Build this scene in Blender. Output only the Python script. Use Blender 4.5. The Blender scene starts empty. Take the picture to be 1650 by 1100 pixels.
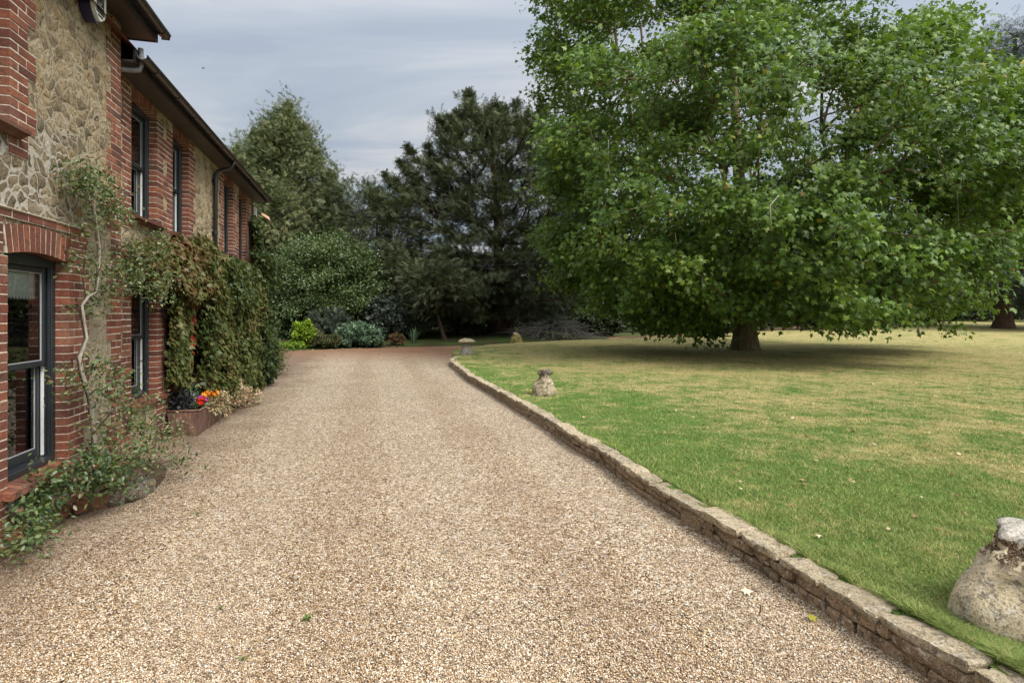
import bpy, math, random
import numpy as np
from mathutils import Vector

# ------------------------------------------------------------------ camera, sky, sun
SC = bpy.context.scene
COL = SC.collection
CAM_H = 1.8
cam_d = bpy.data.cameras.new("camera")
cam = bpy.data.objects.new("camera", cam_d)
COL.objects.link(cam)
cam.location = (0, 0, CAM_H)
cam.rotation_euler = (math.radians(90), 0, 0)
cam_d.sensor_width = 36.0
cam_d.lens = 20.0
cam_d.shift_y = -45.0 / 1650.0
cam_d.clip_start = 0.05
cam_d.clip_end = 2000
SC.camera = cam

SUN_EL, SUN_AZ = math.radians(50), math.radians(128)      # azimuth clockwise from +Y
SC.view_settings.view_transform = 'Standard'
SC.view_settings.look = 'None'
SC.view_settings.gamma = 1.0
SC.view_settings.exposure = 0.84

sun_d = bpy.data.lights.new("sun", 'SUN')
sun_d.energy = 2.5
sun_d.angle = math.radians(22)
sun_d.color = (1.0, 0.97, 0.92)
sun = bpy.data.objects.new("sun", sun_d)
COL.objects.link(sun)
sdir = Vector((math.sin(SUN_AZ) * math.cos(SUN_EL), math.cos(SUN_AZ) * math.cos(SUN_EL), math.sin(SUN_EL)))
sun.rotation_euler = sdir.to_track_quat('Z', 'Y').to_euler()
sun.location = (10, -20, 40)

W = bpy.data.worlds.new("World")
SC.world = W
W.use_nodes = True


def nd(nt, typ, ins=None, **props):
    n = nt.nodes.new(typ)
    for k, v in props.items():
        setattr(n, k, v)
    for k, v in (ins or {}).items():
        s = n.inputs[k]
        if hasattr(v, 'is_linked') or isinstance(v, bpy.types.NodeSocket):
            nt.links.new(v, s)
        else:
            s.default_value = v
    return n


def ramp(nt, fac, stops, interp='LINEAR'):
    n = nt.nodes.new('ShaderNodeValToRGB')
    cr = n.color_ramp
    cr.interpolation = interp
    while len(cr.elements) < len(stops):
        cr.elements.new(0.5)
    for e, (p, c) in zip(cr.elements, stops):
        e.position = p
        e.color = (c[0], c[1], c[2], 1) if isinstance(c, (tuple, list)) else (c, c, c, 1)
    nt.links.new(fac, n.inputs[0])
    return n.outputs[0]


def mixc(nt, fac, a, b, blend='MIX'):
    n = nt.nodes.new('ShaderNodeMix')
    n.data_type = 'RGBA'
    n.blend_type = blend
    for key, v in ((0, fac), (6, a), (7, b)):
        s = n.inputs[key]
        if isinstance(v, bpy.types.NodeSocket):
            nt.links.new(v, s)
        elif isinstance(v, (tuple, list)):
            s.default_value = (v[0], v[1], v[2], 1)
        else:
            s.default_value = v
    return n.outputs[2]


def mth(nt, op, a, b=0.0, c=0.0):
    n = nt.nodes.new('ShaderNodeMath')
    n.operation = op
    for i, v in enumerate((a, b, c)):
        if isinstance(v, bpy.types.NodeSocket):
            nt.links.new(v, n.inputs[i])
        else:
            n.inputs[i].default_value = v
    return n.outputs[0]


# overcast sky: Nishita sky seen through a high, streaky cloud sheet (zenith brighter than horizon)
nt = W.node_tree
nt.nodes.clear()
sky = nd(nt, 'ShaderNodeTexSky', sky_type='NISHITA', sun_disc=False, sun_elevation=SUN_EL, sun_rotation=SUN_AZ)
sky.air_density = 1.0
sky.dust_density = 2.0
tc = nd(nt, 'ShaderNodeTexCoord')
sep = nd(nt, 'ShaderNodeSeparateXYZ', {0: tc.outputs['Generated']})
zz = mth(nt, 'MAXIMUM', sep.outputs[2], 0.0)
den = mth(nt, 'ADD', zz, 0.12)
px = mth(nt, 'DIVIDE', sep.outputs[0], den)
py = mth(nt, 'DIVIDE', sep.outputs[1], den)
cmb = nd(nt, 'ShaderNodeCombineXYZ', {0: mth(nt, 'MULTIPLY', px, 0.35), 1: py, 2: 0.0})
n1 = nd(nt, 'ShaderNodeTexNoise', {'Vector': cmb.outputs[0], 'Scale': 1.5, 'Detail': 6.0, 'Roughness': 0.55, 'Distortion': 0.6})
n2 = nd(nt, 'ShaderNodeTexNoise', {'Vector': cmb.outputs[0], 'Scale': 0.35, 'Detail': 3.0})
cl = mth(nt, 'ADD', mth(nt, 'MULTIPLY', n1.outputs[0], 0.6), mth(nt, 'MULTIPLY', n2.outputs[0], 0.4))
ccol = ramp(nt, cl, [(0.41, (0.56, 0.63, 0.74)), (0.49, (0.70, 0.76, 0.84)), (0.57, (1.0, 0.985, 0.97))])
grad = mth(nt, 'MULTIPLY_ADD', zz, 1.35, 0.80)
# the cloud sheet is brightest round the veiled sun
sd = nd(nt, 'ShaderNodeVectorMath', {0: tc.outputs['Generated'], 1: tuple(sdir)}, operation='DOT_PRODUCT').outputs['Value']
glow = mth(nt, 'POWER', mth(nt, 'MAXIMUM', sd, 0.0), 2.0)
grad = mth(nt, 'MULTIPLY', grad, mth(nt, 'MULTIPLY_ADD', glow, 1.9, 1.0))
cloud = nd(nt, 'ShaderNodeVectorMath', {0: ccol, 3: mth(nt, 'MULTIPLY', grad, 3.45)}, operation='SCALE')
mixed = mixc(nt, 0.88, sky.outputs[0], cloud.outputs[0])
bg = nd(nt, 'ShaderNodeBackground', {'Color': mixed, 'Strength': 0.1})
out = nd(nt, 'ShaderNodeOutputWorld', {0: bg.outputs[0]})

# ------------------------------------------------------------------ helpers
rng = np.random.default_rng(7)
random.seed(7)
F = 917.0
CX, HY = 825.0, 505.0


def ground_at(x, y, z=0.0):
    Y = F * (CAM_H - z) / (y - HY)
    return np.array(((x - CX) / F * Y, Y, z))


def at_depth(x, y, Y):
    return np.array(((x - CX) / F * Y, Y, CAM_H + (HY - y) / F * Y))


UDIR = np.array((-0.2425, 0.9701, 0.0))
NDIR = np.array((0.9701, 0.2425, 0.0))


def on_wall(x, y, D):
    d = np.array(((x - CX) / F, 1.0, (HY - y) / F))
    t = -D / float(NDIR @ d)
    p = t * d
    p[2] += CAM_H
    return p


def wall_xyz(s, D, z):
    p = s * UDIR - D * NDIR
    return np.array((p[0], p[1], z))


def tag(o, label=None, cat=None, group=None, kind=None):
    if label: o['label'] = label
    if cat: o['category'] = cat
    if group: o['group'] = group
    if kind: o['kind'] = kind
    return o


def empty(name, loc, label=None, cat=None, group=None, rz=0.0):
    o = bpy.data.objects.new(name, None)
    o.empty_display_size = 0.2
    COL.objects.link(o)
    o.location = loc
    o.rotation_euler = (0, 0, rz)
    return tag(o, label, cat, group)


def np_mesh(name, V, T, mat, parent=None, tint=None, smooth=False, loc=None):
    """V (n,3) float, T (m,3 or 4) int faces"""
    V = np.asarray(V, dtype=np.float32)
    T = np.asarray(T, dtype=np.int32)
    me = bpy.data.meshes.new(name)
    k = T.shape[1]
    me.vertices.add(len(V))
    me.vertices.foreach_set('co', V.ravel())
    me.loops.add(T.size)
    me.loops.foreach_set('vertex_index', T.ravel())
    me.polygons.add(len(T))
    me.polygons.foreach_set('loop_start', np.arange(0, T.size, k, dtype=np.int32))
    me.polygons.foreach_set('loop_total', np.full(len(T), k, dtype=np.int32))
    if smooth:
        me.polygons.foreach_set('use_smooth', np.ones(len(T), dtype=bool))
    if tint is not None:
        a = me.attributes.new('tint', 'FLOAT', 'POINT')
        a.data.foreach_set('value', np.asarray(tint, dtype=np.float32))
    me.update(calc_edges=True)
    me.validate()
    me.materials.append(mat)
    o = bpy.data.objects.new(name, me)
    COL.objects.link(o)
    if parent is not None:
        o.parent = parent
    if loc is not None:
        o.location = loc
    return o


class MB:
    """collects polygons of any size, then links them as ONE mesh object"""

    def __init__(self, off=(0, 0, 0)):
        self.v, self.f, self.t = [], [], []
        self.off = off

    def add(self, vs, fs, tint=0.5):
        b = len(self.v)
        ox, oy, oz = self.off
        self.v.extend((p[0] - ox, p[1] - oy, p[2] - oz) for p in vs)
        self.f.extend(tuple(b + i for i in f) for f in fs)
        self.t.extend([tint] * len(vs))

    def box(self, x0, x1, y0, y1, z0, z1, tint=0.5):
        vs = [(x0, y0, z0), (x1, y0, z0), (x1, y1, z0), (x0, y1, z0), (x0, y0, z1), (x1, y0, z1), (x1, y1, z1), (x0, y1, z1)]
        self.add(vs, [(0, 3, 2, 1), (4, 5, 6, 7), (0, 1, 5, 4), (1, 2, 6, 5), (2, 3, 7, 6), (3, 0, 4, 7)], tint)

    def cbox(self, x0, x1, y0, y1, z0, z1, c=0.006, tint=0.5):
        """box with its front (-y) edges chamfered"""
        vs = [(x0 + c, y0, z0 + c), (x1 - c, y0, z0 + c), (x1 - c, y0, z1 - c), (x0 + c, y0, z1 - c),
              (x0, y0 + c, z0), (x1, y0 + c, z0), (x1, y0 + c, z1), (x0, y0 + c, z1),
              (x0, y1, z0), (x1, y1, z0), (x1, y1, z1), (x0, y1, z1)]
        fs = [(0, 1, 2, 3), (0, 4, 5, 1), (1, 5, 6, 2), (2, 6, 7, 3), (3, 7, 4, 0),
              (4, 8, 9, 5), (5, 9, 10, 6), (6, 10, 11, 7), (7, 11, 8, 4), (8, 11, 10, 9)]
        self.add(vs, fs, tint)

    def prism(self, pts, y0, y1, tint=0.5):
        """polygon in (x,z), front at y0"""
        n = len(pts)
        vs = [(p[0], y0, p[1]) for p in pts] + [(p[0], y1, p[1]) for p in pts]
        fs = [tuple(range(n)), tuple(range(2 * n - 1, n - 1, -1))]
        fs += [(i, i + n, (i + 1) % n + n, (i + 1) % n) for i in range(n)]
        self.add(vs, fs, tint)

    def sweep_x(self, prof, x0, x1, tint=0.5, closed=True, caps=True):
        """profile of (y,z) points swept along x"""
        n = len(prof)
        vs = [(x0, p[0], p[1]) for p in prof] + [(x1, p[0], p[1]) for p in prof]
        m = n if closed else n - 1
        fs = [(i, (i + 1) % n, (i + 1) % n + n, i + n) for i in range(m)]
        if caps:
            fs += [tuple(range(n - 1, -1, -1)), tuple(range(n, 2 * n))]
        self.add(vs, fs, tint)

    def tube(self, pts, rad, seg=8, tint=0.5, cap=True):
        pts = [Vector(p) for p in pts]
        if not hasattr(rad, '__len__'):
            rad = [rad] * len(pts)
        vs, fs = [], []
        up = Vector((0.13, 0.21, 1)).normalized()
        prev = None
        for i, p in enumerate(pts):
            a = pts[max(i - 1, 0)]
            b = pts[min(i + 1, len(pts) - 1)]
            d = (b - a).normalized()
            if prev is None:
                r = d.cross(up)
                if r.length < 1e-3:
                    r = d.cross(Vector((1, 0, 0)))
            else:
                r = prev - d * prev.dot(d)
            r.normalize()
            prev = r
            q = d.cross(r)
            for k in range(seg):
                an = 2 * math.pi * k / seg
                vs.append(tuple(p + (r * math.cos(an) + q * math.sin(an)) * rad[i]))
        for i in range(len(pts) - 1):
            for k in range(seg):
                k2 = (k + 1) % seg
                fs.append((i * seg + k, i * seg + k2, (i + 1) * seg + k2, (i + 1) * seg + k))
        if cap:
            fs.append(tuple(range(seg - 1, -1, -1)))
            n0 = (len(pts) - 1) * seg
            fs.append(tuple(range(n0, n0 + seg)))
        self.add(vs, fs, tint)

    def np_add(self, V, T, tint=0.5):
        self.add([tuple(p) for p in V], [tuple(t) for t in T], tint)

    def build(self, name, mat, parent=None, smooth=False, loc=None):
        me = bpy.data.meshes.new(name)
        me.from_pydata(self.v, [], self.f)
        a = me.attributes.new('tint', 'FLOAT', 'POINT')
        a.data.foreach_set('value', np.array(self.t, dtype=np.float32))
        if smooth:
            me.polygons.foreach_set('use_smooth', np.ones(len(me.polygons), dtype=bool))
        me.update()
        me.materials.append(mat)
        o = bpy.data.objects.new(name, me)
        COL.objects.link(o)
        if parent is not None:
            o.parent = parent
        if loc is not None:
            o.location = loc
        return o


def hash3(i, j, k, seed=0):
    h = (i * 374761393 + j * 668265263 + k * 2147483647 + seed * 974711) & 0xffffffff
    h = ((h ^ (h >> 13)) * 1274126177) & 0xffffffff
    h = (h ^ (h >> 16)) & 0xffffffff
    return h.astype(np.float64) / 4294967295.0


def vnoise(P, scale=1.0, seed=0):
    """smooth value noise 0..1"""
    P = np.asarray(P, dtype=np.float64) * scale
    I = np.floor(P).astype(np.int64)
    f = P - I
    f = f * f * (3 - 2 * f)
    r = 0
    for a in (0, 1):
        for b in (0, 1):
            for c in (0, 1):
                w = (f[:, 0] if a else 1 - f[:, 0]) * (f[:, 1] if b else 1 - f[:, 1]) * (f[:, 2] if c else 1 - f[:, 2])
                r = r + w * hash3(I[:, 0] + a, I[:, 1] + b, I[:, 2] + c, seed)
    return r


def fbm(P, scale, seed=0, octs=3):
    r, a, t = 0, 0.5, 0
    for o in range(octs):
        r = r + a * vnoise(P, scale * 2 ** o, seed + o)
        t += a
        a *= 0.5
    return r / t


def unit(v):
    return v / np.maximum(np.linalg.norm(v, axis=-1, keepdims=True), 1e-9)


def sub_cube(n):
    """surface grid of a unit cube (-1..1) with shared vertices"""
    idx, V, T = {}, [], []

    def vid(p):
        k = tuple(int(round(c * 1000)) for c in p)
        if k not in idx:
            idx[k] = len(V)
            V.append(p)
        return idx[k]
    g = [-1 + 2 * i / n for i in range(n + 1)]
    for ax in range(3):
        for sg in (-1, 1):
            for i in range(n):
                for j in range(n):
                    q = []
                    for (a, b) in ((i, j), (i + 1, j), (i + 1, j + 1), (i, j + 1)):
                        p = [0, 0, 0]
                        p[ax] = sg
                        p[(ax + 1) % 3] = g[a]
                        p[(ax + 2) % 3] = g[b]
                        q.append(vid(tuple(p)))
                    T.append(q if sg > 0 else q[::-1])
    return np.array(V), np.array(T)


CUBE4 = sub_cube(4)
CUBE14 = sub_cube(14)


def round_cube(V, k=7.0):
    m = np.maximum(np.sum(np.abs(V) ** k, axis=1) ** (1 / k), 1e-9)
    return V / m[:, None]


# ------------------------------------------------------------------ materials
def new_mat(name, rough=0.8, spec=0.3):
    m = bpy.data.materials.new(name)
    m.use_nodes = True
    t = m.node_tree
    b = t.nodes['Principled BSDF']
    b.inputs['Roughness'].default_value = rough
    b.inputs['Specular IOR Level'].default_value = spec
    return m, t, b


def objco(t):
    return nd(t, 'ShaderNodeTexCoord').outputs['Object']


def noise(t, vec, scale, detail=4.0, rough=0.6, dist=0.0):
    return nd(t, 'ShaderNodeTexNoise', {'Vector': vec, 'Scale': scale, 'Detail': detail, 'Roughness': rough, 'Distortion': dist}).outputs[0]


def bump(t, b, h, strength=0.5, dist=0.01):
    n = nd(t, 'ShaderNodeBump', {'Height': h, 'Strength': strength, 'Distance': dist})
    t.links.new(n.outputs[0], b.inputs['Normal'])


def tint_attr(t):
    return nd(t, 'ShaderNodeAttribute', attribute_name='tint').outputs['Fac']


def plain(name, col, rough=0.6, spec=0.3, nscale=30, var=0.25, metal=0.0):
    m, t, b = new_mat(name, rough, spec)
    n = noise(t, objco(t), nscale)
    a = tuple(c * (1 - var) for c in col)
    c = tuple(min(1, c * (1 + var)) for c in col)
    t.links.new(ramp(t, n, [(0.3, a), (0.7, c)]), b.inputs['Base Color'])
    b.inputs['Metallic'].default_value = metal
    bump(t, b, n, 0.15, 0.004)
    return m


def leaf_mat(name, stops, rough=0.45, spec=0.4, trans=0.25, tcol=(0.25, 0.4, 0.05)):
    m, t, b = new_mat(name, rough, spec)
    c = ramp(t, tint_attr(t), stops)
    t.links.new(c, b.inputs['Base Color'])
    tr = nd(t, 'ShaderNodeBsdfTranslucent', {'Color': mixc(t, 0.5, c, tcol)})
    mx = nd(t, 'ShaderNodeMixShader', {0: trans, 1: b.outputs[0], 2: tr.outputs[0]})
    t.links.new(mx.outputs[0], t.nodes['Material Output'].inputs[0])
    return m


M = {}
# brick faces
m, t, b = new_mat('brick', 0.85, 0.25)
oc = objco(t)
c = ramp(t, tint_attr(t), [(0.0, (0.075, 0.03, 0.023)), (0.15, (0.13, 0.038, 0.025)), (0.6, (0.205, 0.060, 0.033)), (0.88, (0.27, 0.09, 0.046)), (1.0, (0.22, 0.115, 0.075))])
n = noise(t, oc, 28, 6, 0.65)
c = mixc(t, ramp(t, n, [(0.42, 0.0), (0.70, 0.75)]), c, (0.085, 0.045, 0.034))
nb = noise(t, oc, 75, 4, 0.7)
c = mixc(t, ramp(t, nb, [(0.58, 0.0), (0.72, 0.6)]), c, (0.42, 0.3, 0.22))
c = mixc(t, ramp(t, noise(t, oc, 1.6, 5, 0.7), [(0.48, 0.0), (0.66, 0.55)]), c, (0.075, 0.04, 0.03))
n2 = noise(t, oc, 2.2, 3)
c = mixc(t, ramp(t, n2, [(0.5, 0.0), (0.8, 0.35)]), c, (0.30, 0.2, 0.14))
t.links.new(c, b.inputs['Base Color'])
bump(t, b, mth(t, 'ADD', noise(t, oc, 90, 5), noise(t, oc, 30, 4)), 0.9, 0.009)
M['brick'] = m
# bright mortar
m, t, b = new_mat('mortar', 0.95, 0.1)
n = noise(t, objco(t), 35, 5)
t.links.new(ramp(t, n, [(0.3, (0.30, 0.25, 0.19)), (0.5, (0.55, 0.48, 0.38)), (0.7, (0.74, 0.67, 0.55))]), b.inputs['Base Color'])
bump(t, b, n, 0.5, 0.005)
M['mortar'] = m
# rubble stone with raised pale mortar
m, t, b = new_mat('rubble_stone', 0.9, 0.15)
oc = objco(t)
wob = nd(t, 'ShaderNodeTexNoise', {'Vector': oc, 'Scale': 3.0, 'Detail': 3.0})
vec = nd(t, 'ShaderNodeVectorMath', {0: oc, 1: nd(t, 'ShaderNodeVectorMath', {0: wob.outputs[1], 3: 0.30}, operation='SCALE').outputs[0]}, operation='ADD').outputs[0]
vec = nd(t, 'ShaderNodeMapping', {'Vector': vec, 'Scale': (7.0, 1.5, 8.6)}).outputs[0]
ve = nd(t, 'ShaderNodeTexVoronoi', {'Vector': vec, 'Scale': 1.0, 'Randomness': 0.9}, feature='DISTANCE_TO_EDGE').outputs['Distance']
vc = nd(t, 'ShaderNodeTexVoronoi', {'Vector': vec, 'Scale': 1.0, 'Randomness': 0.9}, feature='F1').outputs['Color']
cr = nd(t, 'ShaderNodeSeparateColor', {0: vc}).outputs[0]
nf = noise(t, oc, 22, 8, 0.7)
nm = noise(t, oc, 1.1, 3, 0.5)
stone = ramp(t, cr, [(0.0, (0.17, 0.13, 0.08)), (0.3, (0.36, 0.27, 0.16)), (0.6, (0.54, 0.41, 0.24)), (0.8, (0.55, 0.46, 0.31)), (1.0, (0.46, 0.28, 0.10))])
stone = mixc(t, ramp(t, nf, [(0.51, 0.0), (0.64, 0.85)]), stone, (0.075, 0.063, 0.048))
nw = noise(t, oc, 60, 5, 0.7)
stone = mixc(t, ramp(t, nw, [(0.52, 0.0), (0.7, 0.8)]), stone, (0.52, 0.45, 0.33))
lich = noise(t, oc, 7, 5, 0.65)
stone = mixc(t, ramp(t, lich, [(0.58, 0.0), (0.7, 0.6)]), stone, (0.40, 0.27, 0.10))
sx = nd(t, 'ShaderNodeSeparateXYZ', {0: oc})
# repointed zone low on the near wing: whiter, prouder joints
def band(v, a, b_, lo, hi):
    return nd(t, 'ShaderNodeMapRange', {0: v, 1: a, 2: b_, 3: lo, 4: hi}).outputs[0]


zone = mth(t, 'MULTIPLY', band(sx.outputs[2], 2.45, 2.6, 0.0, 1.0), band(sx.outputs[2], 3.0, 3.7, 1.0, 0.0))
zone = mth(t, 'MAXIMUM', zone, band(sx.outputs[2], 0.4, 0.5, 1.0, 0.0))
zone = mth(t, 'MULTIPLY', zone, band(sx.outputs[0], -3.9, -3.3, 1.0, 0.0))
cream = mth(t, 'MULTIPLY', band(sx.outputs[2], 2.2, 2.7, 1.0, 0.0), mth(t, 'MULTIPLY', band(sx.outputs[0], -3.6, -3.4, 0.0, 1.0), band(sx.outputs[0], -2.75, -2.6, 1.0, 0.0)))
upper = mth(t, 'MULTIPLY', band(sx.outputs[2], 2.9, 4.0, 0.0, 1.0), 0.5)
zone = mth(t, 'MULTIPLY', zone, ramp(t, nm, [(0.35, 0.35), (0.6, 1.0)]))
wid = mth(t, 'MULTIPLY_ADD', zone, 0.025, 0.06)
wid = mth(t, 'MULTIPLY', wid, ramp(t, noise(t, oc, 5, 3), [(0.3, 0.4), (0.7, 1.3)]))
mort = nd(t, 'ShaderNodeMapRange', {0: ve, 1: mth(t, 'MULTIPLY', wid, 0.75), 2: mth(t, 'MULTIPLY', wid, 1.15), 3: 1.0, 4: 0.0}).outputs[0]
mcol = mixc(t, zone, (0.58, 0.49, 0.34), (0.82, 0.78, 0.70))
mcol = mixc(t, ramp(t, nf, [(0.5, 0.0), (0.75, 0.5)]), mcol, (0.22, 0.18, 0.12))
smear = ramp(t, noise(t, oc, 3.4, 6, 0.7), [(0.45, 0.0), (0.65, 0.6)])
smear = mth(t, 'MULTIPLY', smear, mth(t, 'SUBTRACT', 1.0, zone))
stone = mixc(t, mth(t, 'MULTIPLY', zone, 0.6), stone, mixc(t, nf, (0.25, 0.21, 0.15), (0.10, 0.085, 0.065)))
stone = mixc(t, smear, stone, mixc(t, nf, (0.72, 0.58, 0.37), (0.36, 0.27, 0.16)))
stone = mixc(t, mth(t, 'MULTIPLY', cream, 0.8), stone, mixc(t, nw, (0.36, 0.30, 0.20), (0.54, 0.47, 0.34)))
stone = mixc(t, ramp(t, noise(t, oc, 38, 7, 0.8), [(0.54, 0.0), (0.60, 0.85)]), stone, (0.07, 0.055, 0.038))
mf = mth(t, 'MULTIPLY', mort, mth(t, 'MULTIPLY_ADD', zone, 0.35, 0.6))
mf = mth(t, 'MULTIPLY', mf, mth(t, 'SUBTRACT', 1.0, mth(t, 'MULTIPLY', cream, 0.7)))
t.links.new(mixc(t, mf, stone, mcol), b.inputs['Base Color'])
# open crevices beside the joints, their shadow painted dark into the colour
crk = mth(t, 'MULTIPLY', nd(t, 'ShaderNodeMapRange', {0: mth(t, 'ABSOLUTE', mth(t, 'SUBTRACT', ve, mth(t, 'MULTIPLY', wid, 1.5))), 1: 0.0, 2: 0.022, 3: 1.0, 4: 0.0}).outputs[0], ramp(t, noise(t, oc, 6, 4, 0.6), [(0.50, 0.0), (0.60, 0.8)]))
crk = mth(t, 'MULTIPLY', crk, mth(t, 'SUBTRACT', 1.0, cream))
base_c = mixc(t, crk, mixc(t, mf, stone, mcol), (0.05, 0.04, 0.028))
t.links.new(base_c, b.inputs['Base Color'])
hgt = nd(t, 'ShaderNodeMapRange', {0: ve, 1: 0.0, 2: 0.28, 3: 0.0, 4: 1.0}).outputs[0]
hgt = mth(t, 'ADD', mth(t, 'MULTIPLY', hgt, 0.6), mth(t, 'ADD', mth(t, 'MULTIPLY', nf, 0.8), mth(t, 'MULTIPLY', mth(t, 'MULTIPLY', mort, zone), 0.55)))
hgt = mth(t, 'ADD', hgt, mth(t, 'MULTIPLY', noise(t, oc, 38, 7, 0.8), 0.9))
hgt = mth(t, 'SUBTRACT', hgt, mth(t, 'MULTIPLY', crk, 0.8))
bump(t, b, hgt, 1.0, 0.05)
M['rubble'] = m

M['frame'] = plain('anthracite_frame_paint', (0.019, 0.023, 0.026), 0.38, 0.45, 8, 0.12)
M['white'] = plain('white_plastic', (0.6, 0.6, 0.58), 0.4, 0.4, 10, 0.06)
M['bead'] = plain('grey_glazing_bead', (0.36, 0.36, 0.35), 0.4, 0.4, 10, 0.06)
M['soffit'] = plain('brown_grey_soffit', (0.060, 0.048, 0.042), 0.5, 0.35, 5, 0.15)
M['gutter'] = plain('brown_gutter', (0.028, 0.018, 0.016), 0.3, 0.5, 9, 0.25)
M['pipe'] = plain('black_pipe', (0.016, 0.014, 0.014), 0.3, 0.5, 9, 0.25)
M['greypipe'] = plain('grey_pipe', (0.16, 0.16, 0.17), 0.35, 0.5, 20, 0.3)
M['fascia'] = plain('dark_fascia', (0.02, 0.015, 0.014), 0.5, 0.3, 9, 0.2)
M['blind'] = plain('pale_blind_cloth', (0.82, 0.80, 0.74), 0.9, 0.1, 60, 0.08)
M['curtain'] = plain('grey_curtain_cloth', (0.34, 0.32, 0.30), 0.9, 0.1, 30, 0.2)
M['tile'] = plain('roof_tile', (0.16, 0.07, 0.045), 0.85, 0.2, 6, 0.4)
M['plaster'] = plain('room_plaster', (0.25, 0.23, 0.2), 0.9, 0.1, 6, 0.1)
M['navy'] = plain('navy_plastic', (0.022, 0.014, 0.06), 0.3, 0.5, 9, 0.1)
M['ink'] = plain('black_print', (0.015, 0.015, 0.02), 0.5, 0.3, 9, 0.1)
M['terracotta'] = plain('pink_terracotta', (0.50, 0.27, 0.17), 0.8, 0.2, 20, 0.2)
M['cable'] = plain('black_cable', (0.03, 0.03, 0.03), 0.5, 0.3, 9, 0.1)
M['bird'] = plain('dark_feather', (0.012, 0.012, 0.014), 0.7, 0.2, 9, 0.1)
# glass
m, t, b = new_mat('window_glass', 0.02, 0.5)
t.nodes.remove(b)
fr = nd(t, 'ShaderNodeFresnel', {'IOR': 1.75})
gl = nd(t, 'ShaderNodeBsdfGlossy', {'Color': (0.95, 0.97, 1, 1), 'Roughness': 0.01})
tp = nd(t, 'ShaderNodeBsdfTransparent', {'Color': (0.78, 0.82, 0.82, 1)})
mx = nd(t, 'ShaderNodeMixShader', {0: fr.outputs[0], 1: tp.outputs[0], 2: gl.outputs[0]})
t.links.new(mx.outputs[0], t.nodes['Material Output'].inputs[0])
M['glass'] = m


def stone_mat(name, base, dark, pale, moss=None, mossz=None, sc=1.0, grit=0.8, dk=0.52, top=None):
    m, t, b = new_mat(name, 0.92, 0.15)
    oc = objco(t)
    n1 = noise(t, oc, 9 * sc, 7, 0.7)
    n2 = noise(t, oc, 40 * sc, 6, 0.7)
    n3 = noise(t, nd(t, 'ShaderNodeMapping', {'Vector': oc, 'Location': (3, 7, 1)}).outputs[0], 14 * sc, 6, 0.65)
    c = ramp(t, mth(t, 'ADD', mth(t, 'MULTIPLY', tint_attr(t), 0.4), mth(t, 'MULTIPLY', n1, 0.7)),
             [(0.25, tuple(x * 0.6 for x in base)), (0.55, base), (0.85, tuple(min(1, x * 1.35) for x in base))])
    c = mixc(t, ramp(t, n1, [(dk, 0.0), (dk + 0.08, 0.9)]), c, dark)
    c = mixc(t, ramp(t, n3, [(0.54, 0.0), (0.63, 0.85)]), c, pale)
    if moss is not None:
        n4 = noise(t, nd(t, 'ShaderNodeMapping', {'Vector': oc, 'Location': (9, 2, 5)}).outputs[0], 11 * sc, 4, 0.6)
        f = ramp(t, n4, [(0.42, 0.0), (0.48, 1.0)])
        if mossz is not None:
            z = nd(t, 'ShaderNodeSeparateXYZ', {0: oc}).outputs[2]
            g = nd(t, 'ShaderNodeMapRange', {0: z, 1: mossz[0], 2: mossz[1], 3: 0.0, 4: 1.0}).outputs[0]
            g2 = nd(t, 'ShaderNodeMapRange', {0: z, 1: mossz[2], 2: mossz[3], 3: 1.0, 4: 0.0}).outputs[0]
            f = mth(t, 'MULTIPLY', mth(t, 'MULTIPLY', f, g), g2)
        c = mixc(t, f, c, moss)
    c = mixc(t, ramp(t, n2, [(0.50, 0.0), (0.60, grit)]), c, tuple(x * 0.28 for x in base))
    n5 = noise(t, oc, 95 * sc, 4, 0.7)
    c = mixc(t, ramp(t, n5, [(0.54, 0.0), (0.66, 0.6)]), c, tuple(min(1, x * 1.5) for x in pale))
    if top is not None:
        z = nd(t, 'ShaderNodeSeparateXYZ', {0: oc}).outputs[2]
        f = nd(t, 'ShaderNodeMapRange', {0: mth(t, 'ADD', z, mth(t, 'MULTIPLY', n1, 0.05)), 1: top, 2: top + 0.012, 3: 0.0, 4: 1.0}).outputs[0]
        c = mixc(t, f, c, mixc(t, ramp(t, n2, [(0.45, 0.0), (0.6, 1.0)]), (0.56, 0.52, 0.45), (0.30, 0.26, 0.20)))
    t.links.new(c, b.inputs['Base Color'])
    bump(t, b, mth(t, 'ADD', n2, mth(t, 'MULTIPLY', n1, 1.5)), 0.9, 0.018)
    return m


M['coping'] = stone_mat('weathered_coping_stone', (0.42, 0.335, 0.21), (0.13, 0.10, 0.065), (0.50, 0.45, 0.36), None, None, 1.6)
M['wallstone'] = stone_mat('dark_wall_stone', (0.36, 0.25, 0.15), (0.09, 0.062, 0.04), (0.55, 0.48, 0.38), None, None, 1.8)
M['staddle'] = stone_mat('lichened_stone', (0.70, 0.57, 0.37), (0.20, 0.17, 0.125), (0.66, 0.60, 0.48), (0.075, 0.032, 0.010), (0.33, 0.38, 0.6, 0.7), 1.6, 0.75, 0.53, 0.50)
M['staddle_small'] = stone_mat('mottled_stone', (0.38, 0.29, 0.16), (0.03, 0.026, 0.02), (0.58, 0.55, 0.48), (0.035, 0.025, 0.015), (0.32, 0.42, 0.6, 0.7), 1.6, 0.5, 0.50)
M['staddle_grey'] = stone_mat('grey_staddle_stone', (0.26, 0.23, 0.185), (0.11, 0.095, 0.075), (0.42, 0.38, 0.32), None, None, 1.2)
M['staddle_cap'] = stone_mat('lichened_cap_stone', (0.33, 0.27, 0.16), (0.12, 0.1, 0.06), (0.5, 0.45, 0.32), None, None, 1.2)
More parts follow.
